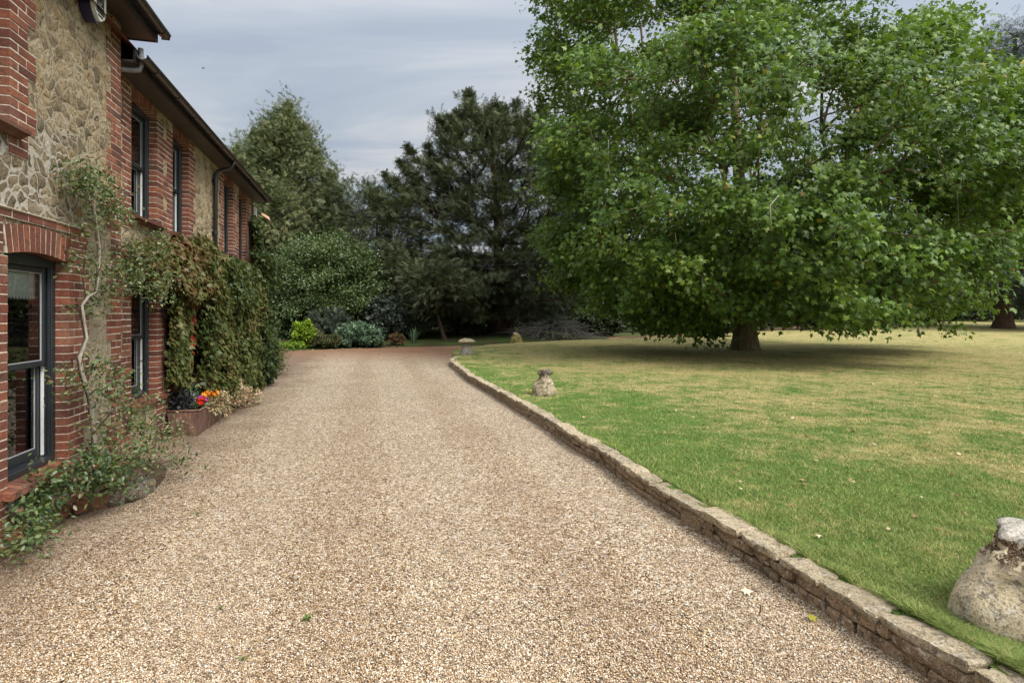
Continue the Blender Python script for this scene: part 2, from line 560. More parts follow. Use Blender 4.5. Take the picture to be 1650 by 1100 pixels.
M['staddle_moss'] = stone_mat('yellow_mossy_stone', (0.38, 0.31, 0.15), (0.03, 0.026, 0.015), (0.5, 0.43, 0.26), (0.16, 0.15, 0.02), (0.0, 0.05, 0.3, 0.6), 1.0)
M['slab_pale'] = stone_mat('pale_broken_stone', (0.60, 0.55, 0.47), (0.25, 0.21, 0.16), (0.75, 0.70, 0.62), None, None, 1.6, 0.5)
M['earth_edge'] = plain('weathered_red_edging', (0.19, 0.085, 0.048), 0.9, 0.15, 25, 0.5)
M['log'] = stone_mat('weathered_log', (0.16, 0.12, 0.08), (0.05, 0.04, 0.03), (0.45, 0.42, 0.36), None, None, 1.6)


def bark_mat(name, c0, c1, sc=1.0):
    m, t, b = new_mat(name, 0.95, 0.1)
    oc = objco(t)
    mp = nd(t, 'ShaderNodeMapping', {'Vector': oc, 'Scale': (9 * sc, 9 * sc, 2.2 * sc)}).outputs[0]
    n = noise(t, mp, 1.0, 7, 0.7)
    t.links.new(ramp(t, n, [(0.3, c0), (0.7, c1)]), b.inputs['Base Color'])
    bump(t, b, n, 1.0, 0.05)
    return m


M['bark'] = bark_mat('plane_bark', (0.07, 0.052, 0.03), (0.33, 0.255, 0.15), 1.0)
M['bark_red'] = bark_mat('yew_bark', (0.035, 0.022, 0.015), (0.13, 0.085, 0.055), 1.0)
M['bark_dark'] = bark_mat('dark_bark', (0.022, 0.018, 0.014), (0.075, 0.06, 0.045), 1.0)
M['bark_pale'] = bark_mat('pale_rose_stem', (0.26, 0.22, 0.165), (0.58, 0.53, 0.44), 4.0)
M['twig'] = bark_mat('brown_twig', (0.06, 0.042, 0.026), (0.17, 0.125, 0.08), 6.0)
M['twig_grey'] = bark_mat('grey_dead_twig', (0.09, 0.085, 0.078), (0.26, 0.24, 0.22), 3.0)

M['leaf_plane'] = leaf_mat('plane_leaf', [(0.0, (0.030, 0.068, 0.012)), (0.4, (0.074, 0.138, 0.018)), (0.75, (0.128, 0.205, 0.027)), (0.95, (0.23, 0.31, 0.05)), (0.975, (0.30, 0.26, 0.03)), (1.0, (0.30, 0.12, 0.03))], 0.5, 0.35, 0.25, (0.25, 0.4, 0.03))
M['leaf_cypress'] = leaf_mat('cypress_leaf', [(0.0, (0.05, 0.068, 0.028)), (0.5, (0.115, 0.14, 0.058)), (0.9, (0.20, 0.21, 0.09)), (0.96, (0.13, 0.085, 0.04)), (1.0, (0.15, 0.09, 0.04))], 0.6, 0.25, 0.1)
M['leaf_yew'] = leaf_mat('yew_leaf', [(0.0, (0.025, 0.034, 0.017)), (0.6, (0.068, 0.082, 0.038)), (1.0, (0.14, 0.15, 0.07))], 0.6, 0.25, 0.06)
M['leaf_holly'] = leaf_mat('holm_leaf', [(0.0, (0.028, 0.05, 0.016)), (0.6, (0.075, 0.115, 0.032)), (1.0, (0.14, 0.175, 0.055))], 0.4, 0.45, 0.1)
M['leaf_dark'] = leaf_mat('dark_evergreen_leaf', [(0.0, (0.014, 0.022, 0.012)), (0.7, (0.034, 0.05, 0.022)), (1.0, (0.07, 0.088, 0.04))], 0.5, 0.3, 0.06)
M['leaf_cedar'] = leaf_mat('cedar_needle', [(0.0, (0.018, 0.026, 0.024)), (0.6, (0.038, 0.052, 0.047)), (1.0, (0.085, 0.105, 0.095))], 0.6, 0.25, 0.06)
M['leaf_lime'] = leaf_mat('lime_leaf', [(0.0, (0.10, 0.18, 0.015)), (0.6, (0.22, 0.33, 0.025)), (1.0, (0.36, 0.46, 0.06))], 0.5, 0.3, 0.25, (0.4, 0.5, 0.05))
M['leaf_silver'] = leaf_mat('silvery_leaf', [(0.0, (0.06, 0.11, 0.06)), (0.6, (0.14, 0.22, 0.13)), (1.0, (0.26, 0.34, 0.23))], 0.5, 0.3, 0.15)
M['leaf_grey'] = leaf_mat('grey_green_leaf', [(0.0, (0.04, 0.055, 0.045)), (0.6, (0.09, 0.11, 0.085)), (1.0, (0.19, 0.19, 0.15))], 0.6, 0.2, 0.1)
M['leaf_rust'] = leaf_mat('rusty_green_leaf', [(0.0, (0.03, 0.05, 0.018)), (0.5, (0.075, 0.10, 0.03)), (0.8, (0.14, 0.09, 0.04)), (1.0, (0.24, 0.1, 0.05))], 0.5, 0.3, 0.15)
M['leaf_blade'] = leaf_mat('sword_leaf', [(0.0, (0.05, 0.09, 0.045)), (0.6, (0.11, 0.17, 0.09)), (1.0, (0.22, 0.29, 0.17))], 0.45, 0.4, 0.15)
M['leaf_rose'] = leaf_mat('rose_leaf', [(0.0, (0.022, 0.042, 0.018)), (0.35, (0.05, 0.088, 0.028)), (0.7, (0.10, 0.14, 0.042)), (0.88, (0.18, 0.195, 0.075)), (0.95, (0.15, 0.10, 0.04)), (1.0, (0.17, 0.065, 0.03))], 0.4, 0.45, 0.18)
M['leaf_creeper'] = leaf_mat('creeper_leaf', [(0.0, (0.018, 0.032, 0.012)), (0.3, (0.05, 0.075, 0.018)), (0.55, (0.108, 0.102, 0.03)), (0.72, (0.115, 0.07, 0.026)), (0.86, (0.14, 0.055, 0.026)), (1.0, (0.30, 0.028, 0.015))], 0.5, 0.28, 0.18, (0.3, 0.28, 0.05))
M['leaf_black'] = leaf_mat('blackish_leaf', [(0.0, (0.008, 0.008, 0.009)), (1.0, (0.045, 0.045, 0.05))], 0.4, 0.4, 0.03)
M['leaf_varieg'] = leaf_mat('variegated_leaf', [(0.0, (0.07, 0.10, 0.03)), (0.4, (0.22, 0.20, 0.09)), (0.7, (0.38, 0.25, 0.15)), (0.9, (0.42, 0.19, 0.13)), (1.0, (0.5, 0.42, 0.28))], 0.5, 0.3, 0.2)
M['leaf_brown'] = leaf_mat('dry_leaf', [(0.0, (0.06, 0.03, 0.014)), (0.5, (0.17, 0.10, 0.05)), (0.8, (0.36, 0.26, 0.13)), (1.0, (0.6, 0.5, 0.34))], 0.7, 0.2, 0.1, (0.4, 0.3, 0.1))
M['petal_red'] = leaf_mat('red_petal', [(0.0, (0.30, 0.006, 0.004)), (1.0, (0.6, 0.03, 0.012))], 0.5, 0.3, 0.2, (0.6, 0.05, 0.03))
M['petal_orange'] = leaf_mat('orange_petal', [(0.0, (0.55, 0.16, 0.008)), (0.8, (0.75, 0.30, 0.02)), (1.0, (0.5, 0.05, 0.02))], 0.5, 0.3, 0.2, (0.8, 0.4, 0.03))
M['petal_magenta'] = leaf_mat('magenta_petal', [(0.0, (0.25, 0.01, 0.16)), (1.0, (0.55, 0.06, 0.38))], 0.5, 0.3, 0.2, (0.6, 0.1, 0.4))
M['petal_white'] = leaf_mat('white_petal', [(0.0, (0.55, 0.48, 0.55)), (1.0, (0.8, 0.76, 0.8))], 0.5, 0.3, 0.2, (0.8, 0.7, 0.8))

# rusty steel
m, t, b = new_mat('rusty_steel', 0.75, 0.3)
oc = objco(t)
n = noise(t, nd(t, 'ShaderNodeMapping', {'Vector': oc, 'Scale': (1, 1, 0.35)}).outputs[0], 14, 7, 0.7)
c = ramp(t, n, [(0.3, (0.055, 0.032, 0.026)), (0.5, (0.13, 0.075, 0.055)), (0.62, (0.20, 0.10, 0.065)), (0.75, (0.36, 0.33, 0.3))])
t.links.new(c, b.inputs['Base Color'])
bump(t, b, n, 0.5, 0.008)
M['rust'] = m
# ================================================================== GROUND
WALL_PX = [(1497, 1096), (1382, 1024), (1273, 953), (1213, 912), (1125, 857), (1087, 833), (1027, 794.5), (973, 751), (923.6, 723.6), (874.5, 688), (809, 647), (754.5, 614.5), (726, 590)]
wp = [ground_at(x, y)[:2] for x, y in WALL_PX]
wp = [np.array((3.35, -5.0)), np.array((2.98, -1.5)), np.array((2.60, 0.9))] + wp + [np.array((-2.22, 20.6)), np.array((-2.12, 21.5))]
WALLPATH = np.array(wp)


def smooth_path(P, n):
    d = np.r_[0, np.cumsum(np.linalg.norm(np.diff(P, axis=0), axis=1))]
    q = np.linspace(0, d[-1], n)
    X = np.interp(q, d, P[:, 0])
    Y = np.interp(q, d, P[:, 1])
    k = np.ones(7) / 7
    for A in (X, Y):
        B = np.convolve(np.pad(A, 3, mode='edge'), k, mode='valid')
        A[3:-3] = B[3:-3]
    return np.c_[X, Y], q


WPATH, WLEN = smooth_path(WALLPATH, 400)
LAWN_Z = 0.18
edgeY = np.r_[WPATH[:, 1], [23.5, 26, 28.3, 31.8, 34.6, 39, 43, 52, 62, 75]]
edgeX = np.r_[WPATH[:, 0] + 0.10, [-2.45, -2.7, -2.6, -1.2, 1.3, 7.4, 13, 27, 45, 70]]


def lawn_edge(Y):
    return np.interp(Y, edgeY, edgeX)


def lawn_z(X, Y):
    X = np.asarray(X, float)
    Y = np.asarray(Y, float)
    z = LAWN_Z + 0.0 * X
    past = np.clip((Y - 20.5) / 4, 0, 1)
    near_edge = np.exp(-np.clip(X - lawn_edge(Y), 0, 50) / 1.5)
    z = z - past * near_edge * 0.11
    z = z + 0.026 * np.clip(Y - 32, 0, 60) * np.clip((X - 10) / 20, 0, 1)
    z = z + 0.05 * (fbm(np.c_[X.ravel(), Y.ravel(), 0 * X.ravel()], 0.22, 5).reshape(X.shape) - 0.5) * np.clip((X - lawn_edge(Y)) / 1.5, 0, 1)
    return z


def grid_mesh(name, rowsY, xl, xr, nx, zf, mat, power=1.0, **kw):
    u = np.linspace(0, 1, nx) ** power
    Y = np.repeat(rowsY[:, None], nx, 1)
    X = xl[:, None] + (xr - xl)[:, None] * u[None, :]
    Z = zf(X, Y)
    V = np.stack([X, Y, Z], -1).reshape(-1, 3)
    a = (np.arange(len(rowsY) - 1)[:, None] * nx + np.arange(nx - 1)[None, :]).ravel()
    T = np.c_[a, a + 1, a + nx + 1, a + nx]
    o = np_mesh(name, V, T, mat, smooth=True)
    return tag(o, kind='structure', **kw)


def lawn_color(t, tint=None):
    g = nd(t, 'ShaderNodeNewGeometry').outputs['Position']
    p = nd(t, 'ShaderNodeMapping', {'Vector': g, 'Scale': (1, 1, 0)}).outputs[0]
    a = noise(t, p, 0.7, 6, 0.68, 0.4)
    bb = noise(t, p, 2.6, 4, 0.65)
    s = nd(t, 'ShaderNodeSeparateXYZ', {0: g})
    # sward dries out away from the damp wall foot and out in the open
    far = nd(t, 'ShaderNodeMapRange', {0: s.outputs[1], 1: 5.0, 2: 20.0, 3: -0.03, 4: 0.05}).outputs[0]
    b3 = noise(t, p, 11.0, 4, 0.7)
    v = mth(t, 'ADD', mth(t, 'ADD', mth(t, 'MULTIPLY', a, 0.46), mth(t, 'ADD', mth(t, 'MULTIPLY', bb, 0.30), mth(t, 'MULTIPLY', b3, 0.24))), far)
    kerb = nd(t, 'ShaderNodeMapRange', {0: mth(t, 'MULTIPLY_ADD', s.outputs[1], 0.25, s.outputs[0]), 1: 2.7, 2: 6.5, 3: -0.05, 4: 0.03}).outputs[0]
    v = mth(t, 'ADD', v, kerb)
    straw = ramp(t, v, [(0.465, 0.0), (0.585, 1.0)])
    green = ramp(t, bb, [(0.25, (0.09, 0.20, 0.035)), (0.75, (0.20, 0.32, 0.065))])
    dry = ramp(t, noise(t, p, 5.0, 3), [(0.3, (0.42, 0.355, 0.13)), (0.7, (0.70, 0.575, 0.27))])
    if tint is not None:
        straw = mth(t, 'ADD', straw, mth(t, 'MULTIPLY_ADD', tint, 1.3, -0.65))
        straw = nd(t, 'ShaderNodeClamp', {0: straw}).outputs[0]
        green = mixc(t, mth(t, 'MULTIPLY', tint, 0.6), green, (0.32, 0.37, 0.10))
    c = mixc(t, straw, green, dry)
    if tint is not None:
        c = mixc(t, ramp(t, tint, [(0.06, 0.75), (0.2, 0.0)]), c, (0.06, 0.075, 0.02))
    return c, p


m, t, b = new_mat('lawn_turf', 0.95, 0.1)
c, p = lawn_color(t)
f1 = noise(t, p, 55, 4, 0.7)
f2 = noise(t, p, 16, 4, 0.7)
c = mixc(t, ramp(t, f1, [(0.35, 0.75), (0.6, 0.0)]), c, (0.05, 0.06, 0.018))
c = mixc(t, ramp(t, f2, [(0.33, 0.5), (0.5, 0.0)]), c, (0.06, 0.07, 0.02))
t.links.new(c, b.inputs['Base Color'])
bump(t, b, mth(t, 'ADD', f1, f2), 1.0, 0.05)
M['turf'] = m

m, t, b = new_mat('grass_blade', 0.6, 0.25)
ti = tint_attr(t)
c, p = lawn_color(t, ti)
t.links.new(c, b.inputs['Base Color'])
tr = nd(t, 'ShaderNodeBsdfTranslucent', {'Color': c})
mx = nd(t, 'ShaderNodeMixShader', {0: 0.3, 1: b.outputs[0], 2: tr.outputs[0]})
t.links.new(mx.outputs[0], t.nodes['Material Output'].inputs[0])
M['grass'] = m

# gravel
GRAVEL = [(0.0, (0.045, 0.034, 0.025)), (0.16, (0.16, 0.095, 0.05)), (0.34, (0.37, 0.225, 0.105)), (0.56, (0.50, 0.365, 0.21)), (0.8, (0.65, 0.54, 0.395)), (1.0, (0.88, 0.82, 0.71))]


def gravel_tone(t, c):
    g = nd(t, 'ShaderNodeNewGeometry').outputs['Position']
    s = nd(t, 'ShaderNodeSeparateXYZ', {0: g})
    p = nd(t, 'ShaderNodeMapping', {'Vector': g, 'Scale': (1, 1, 0)}).outputs[0]
    w = noise(t, p, 0.8, 5, 0.6)
    w2 = noise(t, nd(t, 'ShaderNodeMapping', {'Vector': g, 'Scale': (1.2, 0.35, 0)}).outputs[0], 1.0, 4, 0.6)
    c = mixc(t, ramp(t, w, [(0.45, 0.0), (0.72, 0.30)]), c, (0.27, 0.19, 0.125))
    # worn wheel lines run along the drive; dirt gathers by the house and the wall foot
    off = mth(t, 'ADD', mth(t, 'MULTIPLY', s.outputs[0], 0.9701), mth(t, 'MULTIPLY', s.outputs[1], 0.2425))
    wav = mth(t, 'SINE', mth(t, 'MULTIPLY_ADD', mth(t, 'ADD', off, mth(t, 'MULTIPLY', w2, 0.9)), 3.9, 0.6))
    c = mixc(t, ramp(t, wav, [(0.3, 0.0), (0.95, 0.19)]), c, (0.31, 0.21, 0.135))
    c = mixc(t, ramp(t, wav, [(0.0, 0.12), (0.3, 0.0)]), c, (0.60, 0.50, 0.38))
    dirt = nd(t, 'ShaderNodeMapRange', {0: mth(t, 'ADD', off, mth(t, 'MULTIPLY', w, -1.6)), 1: -3.3, 2: -2.4, 3: 0.72, 4: 0.0}).outputs[0]
    c = mixc(t, dirt, c, (0.16, 0.10, 0.065))
    fine = noise(t, p, 9.0, 4, 0.7)
    c = mixc(t, ramp(t, fine, [(0.52, 0.0), (0.72, 0.35)]), c, (0.20, 0.13, 0.085))
    # the drive turns to bare reddish hoggin where the track leaves it
    far = nd(t, 'ShaderNodeMapRange', {0: mth(t, 'ADD', s.outputs[1], mth(t, 'MULTIPLY', mth(t, 'ADD', s.outputs[0], mth(t, 'MULTIPLY', w, 8.0)), 0.32)), 1: 20.0, 2: 26.5, 3: 0.0, 4: 0.92}).outputs[0]
    red = ramp(t, w, [(0.35, (0.255, 0.125, 0.065)), (0.65, (0.36, 0.20, 0.11))])
    return mixc(t, far, c, red), p, s, w


m, t, b = new_mat('gravel', 0.9, 0.2)
g = nd(t, 'ShaderNodeNewGeometry').outputs['Position']
p2 = nd(t, 'ShaderNodeMapping', {'Vector': g, 'Scale': (1, 1, 0)}).outputs[0]
vo = nd(t, 'ShaderNodeTexVoronoi', {'Vector': p2, 'Scale': 75.0}, feature='F1')
vs = nd(t, 'ShaderNodeTexVoronoi', {'Vector': p2, 'Scale': 34.0}, feature='F1')
cell = nd(t, 'ShaderNodeSeparateColor', {0: vo.outputs['Color']}).outputs[0]
cell2 = nd(t, 'ShaderNodeSeparateColor', {0: vs.outputs['Color']}).outputs[1]
mx_ = mth(t, 'ADD', mth(t, 'MULTIPLY', cell, 0.75), mth(t, 'MULTIPLY', cell2, 0.25))
c = ramp(t, mx_, [(0.15, GRAVEL[0][1]), (0.3, GRAVEL[1][1]), (0.4, GRAVEL[2][1]), (0.55, GRAVEL[3][1]), (0.72, GRAVEL[4][1]), (0.88, GRAVEL[5][1])])
c, p, s, w = gravel_tone(t, c)
t.links.new(c, b.inputs['Base Color'])
h = mth(t, 'SUBTRACT', 1.0, mth(t, 'MULTIPLY', vo.outputs['Distance'], 1.0))
h = mth(t, 'ADD', h, mth(t, 'MULTIPLY', cell, 0.9))
bump(t, b, h, 1.0, 0.02)
M['gravel'] = m

m, t, b = new_mat('gravel_pebble', 0.75, 0.3)
c = ramp(t, tint_attr(t), GRAVEL)
c, p, s, w = gravel_tone(t, c)
t.links.new(c, b.inputs['Base Color'])
M['pebble'] = m

m, t, b = new_mat('woodland_floor', 0.95, 0.1)
g = nd(t, 'ShaderNodeNewGeometry').outputs['Position']
p = nd(t, 'ShaderNodeMapping', {'Vector': g, 'Scale': (1, 1, 0)}).outputs[0]
a = noise(t, p, 0.6, 5, 0.65)
f = noise(t, p, 14, 5, 0.7)
c = ramp(t, a, [(0.35, (0.045, 0.03, 0.018)), (0.5, (0.05, 0.06, 0.02)), (0.65, (0.055, 0.10, 0.022))])
c = mixc(t, ramp(t, f, [(0.56, 0.0), (0.68, 0.8)]), c, (0.20, 0.14, 0.07))
t.links.new(c, b.inputs['Base Color'])
bump(t, b, f, 1.0, 0.04)
M['floor'] = m

# one big sheet to the horizon
ry = np.concatenate([np.linspace(-60, 20, 20), np.linspace(22, 80, 80), np.linspace(90, 900, 20)])


def big_z(X, Y):
    z = -0.03 + 0 * X
    rise = np.clip((Y - 27.5 - 0.35 * (X + 11)) / 3.0, 0, 1)
    z = z + 0.08 * rise
    dist = Y - 27.5 - 0.35 * (X + 11)
    z = z + 0.05 * np.clip(dist - 1.0, 0, 8) * np.clip((7 - X) / 6, 0, 1) * np.clip((X + 40) / 20, 0, 1)
    zz = 0.024 * np.clip(Y - 32, 0, 60) * np.clip((X - 10) / 20, 0, 1)
    return z + zz - 0.02




def ground_on(px, basey):
    """where the ray through a photo point meets the ground beyond the drive"""
    Y = np.linspace(20, 90, 3000)
    X = (px - CX) / F * Y
    z = big_z(X, Y)
    y = HY + F * (CAM_H - z) / Y
    i = int(np.argmax(y <= basey))
    return np.array((X[i], Y[i], z[i]))


grid_mesh('ground', ry, np.full(len(ry), -700.0), np.full(len(ry), 900.0), 700, big_z, M['floor'])

ry = np.concatenate([np.linspace(-8, 2, 12), np.linspace(2.2, 24, 90), np.linspace(24.5, 72, 70)])
grid_mesh('lawn', ry, lawn_edge(ry), np.full(len(ry), 95.0), 150, lawn_z, M['turf'], power=2.2)

leftY = np.array([-8, 17.6, 17.9, 24, 25.5, 26.3, 26.9, 30, 33.7, 37.5, 40, 43.4, 47, 54, 62, 72.0])
wallX = lambda Y: (-3.05 - 0.2425 * Y) / 0.9701
leftX = np.array([wallX(-8), wallX(17.6), -30, -30, -26, -16, -11.2, -7.4, -4.6, -1.0, 3.3, 9.2, 16, 26, 42, 62.0])


def drive_left(Y):
    w = 0.22 * np.sin(Y * 1.3) + 0.15 * np.sin(Y * 3.1 + 1)
    return np.interp(Y, leftY, leftX) + np.where(Y > 25, w, 0)


ry = np.concatenate([np.linspace(-8, 17.6, 70), np.linspace(17.9, 72, 120)])


def drive_z(X, Y):
    z = 0.012 * (fbm(np.c_[X.ravel(), Y.ravel(), 0 * X.ravel()], 0.9, 3).reshape(X.shape) - 0.5)
    z = z + 0.0245 * np.clip(Y - 32, 0, 60) * np.clip((X - 10) / 20, 0, 1) + 0.05 * np.clip((Y - 34) / 5, 0, 1)
    return z


grid_mesh('gravel_drive', ry, drive_left(ry), lawn_edge(ry) + 0.06, 60, drive_z, M['gravel'])

# loose pebbles of the near gravel
NP = 250000
q = rng.random(NP)
Yp = 2.35 / (1 - q * (1 - 2.35 / 11.0))          # pdf ~ 1/Y^2
Xl = (-CX - 60) / F * Yp
Xr = (CX + 60) / F * Yp
Xp = Xl + (Xr - Xl) * rng.random(NP)
ok = (Xp < np.interp(Yp, WPATH[:, 1], WPATH[:, 0]) - 0.005) & (Xp > wallX(Yp) + 0.05)
Xp, Yp = Xp[ok], Yp[ok]
n = len(Xp)
octv = np.array([(1, 0, 0), (-1, 0, 0), (0, 1, 0), (0, -1, 0), (0, 0, 1), (0, 0, -1)], float)
octf = np.array([(0, 2, 4), (2, 1, 4), (1, 3, 4), (3, 0, 4), (2, 0, 5), (1, 2, 5), (3, 1, 5), (0, 3, 5)])
size = rng.uniform(0.0032, 0.0066, n) * np.where(rng.random(n) < 0.04, 1.5, 1.0)
V = octv[None] * size[:, None, None] * rng.uniform(0.65, 1.25, (n, 6, 1))
V += rng.normal(0, 0.18, V.shape) * size[:, None, None]
V[:, :, 2] *= 0.75
an = rng.random(n) * 6.283
ca, sa = np.cos(an)[:, None], np.sin(an)[:, None]
V = np.stack([V[:, :, 0] * ca - V[:, :, 1] * sa, V[:, :, 0] * sa + V[:, :, 1] * ca, V[:, :, 2]], -1)
V += np.stack([Xp, Yp, rng.uniform(0.0, 0.006, n) + drive_z(Xp, Yp)], -1)[:, None, :]
T = octf[None] + (np.arange(n) * 6)[:, None, None]
tint = np.clip(np.repeat(rng.beta(1.0, 1.05, n), 6), 0, 1)
o = np_mesh('loose_gravel', V.reshape(-1, 3), T.reshape(-1, 3), M['pebble'], tint=tint)
tag(o, 'tan and cream flint pebbles loose over the drive', 'gravel', kind='stuff')

# grass blades
def grass(name, N, y0, y1, hmin, hmax, w, label):
    q = rng.random(N)
    Y = y0 / (1 - q * (1 - y0 / y1))
    X = lawn_edge(Y) + 0.07 + ((CX + 70) / F * Y - lawn_edge(Y)) * rng.random(N)
    ed = rng.random(N) < 0.012
    X[ed] = lawn_edge(Y[ed]) + 0.06 + 0.05 * rng.random(ed.sum())
    P = np.c_[X, Y, lawn_z(X, Y) - 0.003]
    tuft = fbm(P, 6.0, 11, 2)
    thin = rng.random(N) < 0.35 + 0.9 * tuft
    P, tuft = P[thin], tuft[thin]
    n = len(P)
    h = rng.uniform(hmin, hmax, n) * (0.55 + 0.9 * tuft)
    h = h * (1 + 0.8 * np.exp(-np.clip(P[:, 0] - lawn_edge(P[:, 1]) - 0.08, 0, 9) / 0.05))
    sc = np.clip(P[:, 1] / 5.0, 0.8, 2.6)
    ww = w * sc * rng.uniform(0.7, 1.3, n)
    an = rng.random(n) * 6.283
    side = np.c_[np.cos(an), np.sin(an), 0 * an]
    la = rng.random(n) * 6.283
    lean = np.c_[np.cos(la), np.sin(la), 0 * la] * (h * rng.uniform(0.3, 1.7, n))[:, None]
    up = np.c_[0 * h, 0 * h, h]
    A = P - side * ww[:, None]
    B = P + side * ww[:, None]
    mid = P + up * 0.62 + lean * 0.35
    C = mid + side * ww[:, None] * 0.7
    D = mid - side * ww[:, None] * 0.7
    E = P + up * 0.9 + lean
    V = np.stack([A, B, C, D, E], 1)
    tri = np.array([(0, 1, 2), (0, 2, 3), (3, 2, 4)])
    T = tri[None] + (np.arange(n) * 5)[:, None, None]
    o = np_mesh(name, V.reshape(-1, 3), T.reshape(-1, 3), M['grass'], tint=np.repeat(rng.random(n), 5))
    tag(o, label, 'grass', kind='stuff')


grass('grass', 420000, 2.0, 34.0, 0.014, 0.038, 0.0021, 'short patchy green and straw coloured lawn grass')

# ================================================================== RETAINING WALL
rw = empty('retaining_wall', (WPATH[200][0], WPATH[200][1], 0), 'low curved stone retaining wall with flat coping between drive and lawn', 'wall')
RWO = np.array((WPATH[200][0], WPATH[200][1], 0))


def path_at(q):
    x = np.interp(q, WLEN, WPATH[:, 0])
    y = np.interp(q, WLEN, WPATH[:, 1])
    return np.stack([x, y], -1)


def path_frame(q):
    a, c = path_at(q - 0.05), path_at(q + 0.05)
    d = unit(c - a)
    nrm = np.stack([-d[..., 1], d[..., 0]], -1)       # to the drive side (left of travel)
    return path_at(q), d, nrm


def path_stone(mb, q0, q1, d0, d1, z0, z1, seed, rough, k=9.0):
    """rounded stone bent along the wall path; d measured from the face into the lawn"""
    V, T = CUBE4
    V = round_cube(V, k)
    q = q0 + (q1 - q0) * (V[:, 0] + 1) / 2
    c, d, nrm = path_frame(q)
    dd = d0 + (d1 - d0) * (V[:, 1] + 1) / 2
    zz = z0 + (z1 - z0) * (V[:, 2] + 1) / 2
    P = np.c_[c - nrm * dd[:, None], zz]
    N = np.stack([vnoise(P + seed * 3.1, 16, s) - 0.5 for s in (1, 2, 3)], -1)
    P = P + N * rough
    mb.np_add(P - RWO, T[:, ::-1], random.random())


cop, body = MB(), MB()
q, i = 1.0, 0
while q < WLEN[-1]:
    L = random.uniform(0.26, 0.66)
    off = random.uniform(-0.012, 0.012)
    e = min(q + L, WLEN[-1] + 0.05)
    path_stone(cop, q + 0.006, e - 0.006, -0.02 + off, 0.16 + random.uniform(-0.02, 0.03), 0.142 + random.uniform(-0.006, 0.004), 0.196 + random.uniform(-0.012, 0.012), i, 0.034, 12)
    q = e
    i += 1
for row, (z0, z1) in enumerate(((-0.03, 0.065), (0.065, 0.142))):
    q = 1.0
    while q < WLEN[-1]:
        L = random.uniform(0.16, 0.46)
        e = min(q + L, WLEN[-1])
        if random.random() < 0.16 and row == 0:
            path_stone(body, q + 0.005, e - 0.005, random.uniform(-0.014, 0.0), 0.15, z0, 0.14, i, 0.03)
        else:
            path_stone(body, q + 0.004, e - 0.004, random.uniform(-0.016, 0.006), 0.15, z0 + 0.003, z1 - 0.003, i, 0.026)
        q = e
        i += 1
cop.build('coping', M['coping'], rw)
body.build('stonework', M['wallstone'], rw)

# ================================================================== STADDLE STONES
def taper_stone(name, mat, parent, zs, rs, loc, seed, rough=0.05, square=3.2, rz=0.3, sx=1.0, tilt=(0, 0)):
    """square-ish stone: half width rs at heights zs"""
    V, T = CUBE14
    V = V.copy()
    side = np.sum(np.abs(V[:, :2]) ** square, axis=1) ** (1 / square)
    side = np.maximum(side, 1e-6)
    mx = np.maximum(np.abs(V[:, 0]), np.abs(V[:, 1]))
    xy = V[:, :2] / side[:, None] * mx[:, None]
    f = (V[:, 2] + 1) / 2
    z = np.interp(f, np.linspace(0, 1, len(zs)), zs)
    r = np.interp(f, np.linspace(0, 1, len(rs)), rs)
    xy = xy * r[:, None]
    c, s = math.cos(rz), math.sin(rz)
    P = np.c_[(xy[:, 0] * c - xy[:, 1] * s) * sx, xy[:, 0] * s + xy[:, 1] * c, z]
    P[:, 0] += tilt[0] * z
    P[:, 1] += tilt[1] * z
    R = max(rs)
    for sc_, a in ((2.2 / R * 0.5, 0.5), (9, 0.3), (26, 0.18)):
        P = P + np.stack([vnoise(P + seed, sc_, s_ + 20) - 0.5 for s_ in (1, 2, 3)], -1) * rough * a * 2
    o = np_mesh(name, P, T, mat, parent, tint=np.full(len(P), 0.5), smooth=True, loc=loc)
    return o


# near, right: broad stump with a pale broken cap lying on it
p = (2.74, 2.96, LAWN_Z - 0.03)
st = empty('staddle_stone', p, 'large lichened staddle stone stump with pale broken top in the near right corner', 'staddle stone', 'staddle stones along the lawn edge')
taper_stone('base', M['staddle'], st, [0, 0.1, 0.2, 0.3, 0.38, 0.44, 0.475, 0.50, 0.53, 0.55], [0.34, 0.335, 0.31, 0.275, 0.24, 0.215, 0.198, 0.203, 0.196, 0.15], (0, 0, 0), 3.3, 0.11, 3.0, 0.5)
# middle stump
p = ground_at(877, 636, LAWN_Z)
st = empty('staddle_stone', tuple(p - np.array((0, 0, 0.02))), 'mottled staddle stone stump with a dark knobbly top on the lawn behind the wall', 'staddle stone', 'staddle stones along the lawn edge')
taper_stone('base', M['staddle_small'], st, [0, 0.1, 0.25, 0.38, 0.44], [0.235, 0.225, 0.165, 0.115, 0.10], (0, 0, 0), 1.7, 0.075, 2.6, 0.4)
taper_stone('cap', M['staddle_small'], st, [0.41, 0.45, 0.50, 0.53], [0.11, 0.135, 0.12, 0.07], (0.01, 0, 0), 5.5, 0.06, 2.4, 0.9)
# complete mushroom by the end of the wall
p = ground_at(752, 571, 0.13)
st = empty('staddle_stone', tuple(p - np.array((0, 0, 0.02))), 'complete mushroom shaped staddle stone with round cap at the end of the wall', 'staddle stone', 'staddle stones along the lawn edge')
taper_stone('base', M['staddle_grey'], st, [0, 0.15, 0.4, 0.52], [0.275, 0.245, 0.165, 0.15], (0, 0, 0), 2.2, 0.03, 3.5, 0.3)
taper_stone('cap', M['staddle_cap'], st, [0.495, 0.51, 0.56, 0.63, 0.68, 0.69], [0.15, 0.34, 0.36, 0.27, 0.13, 0.03], (0, 0, 0), 7.2, 0.035, 2.0, 0.1)
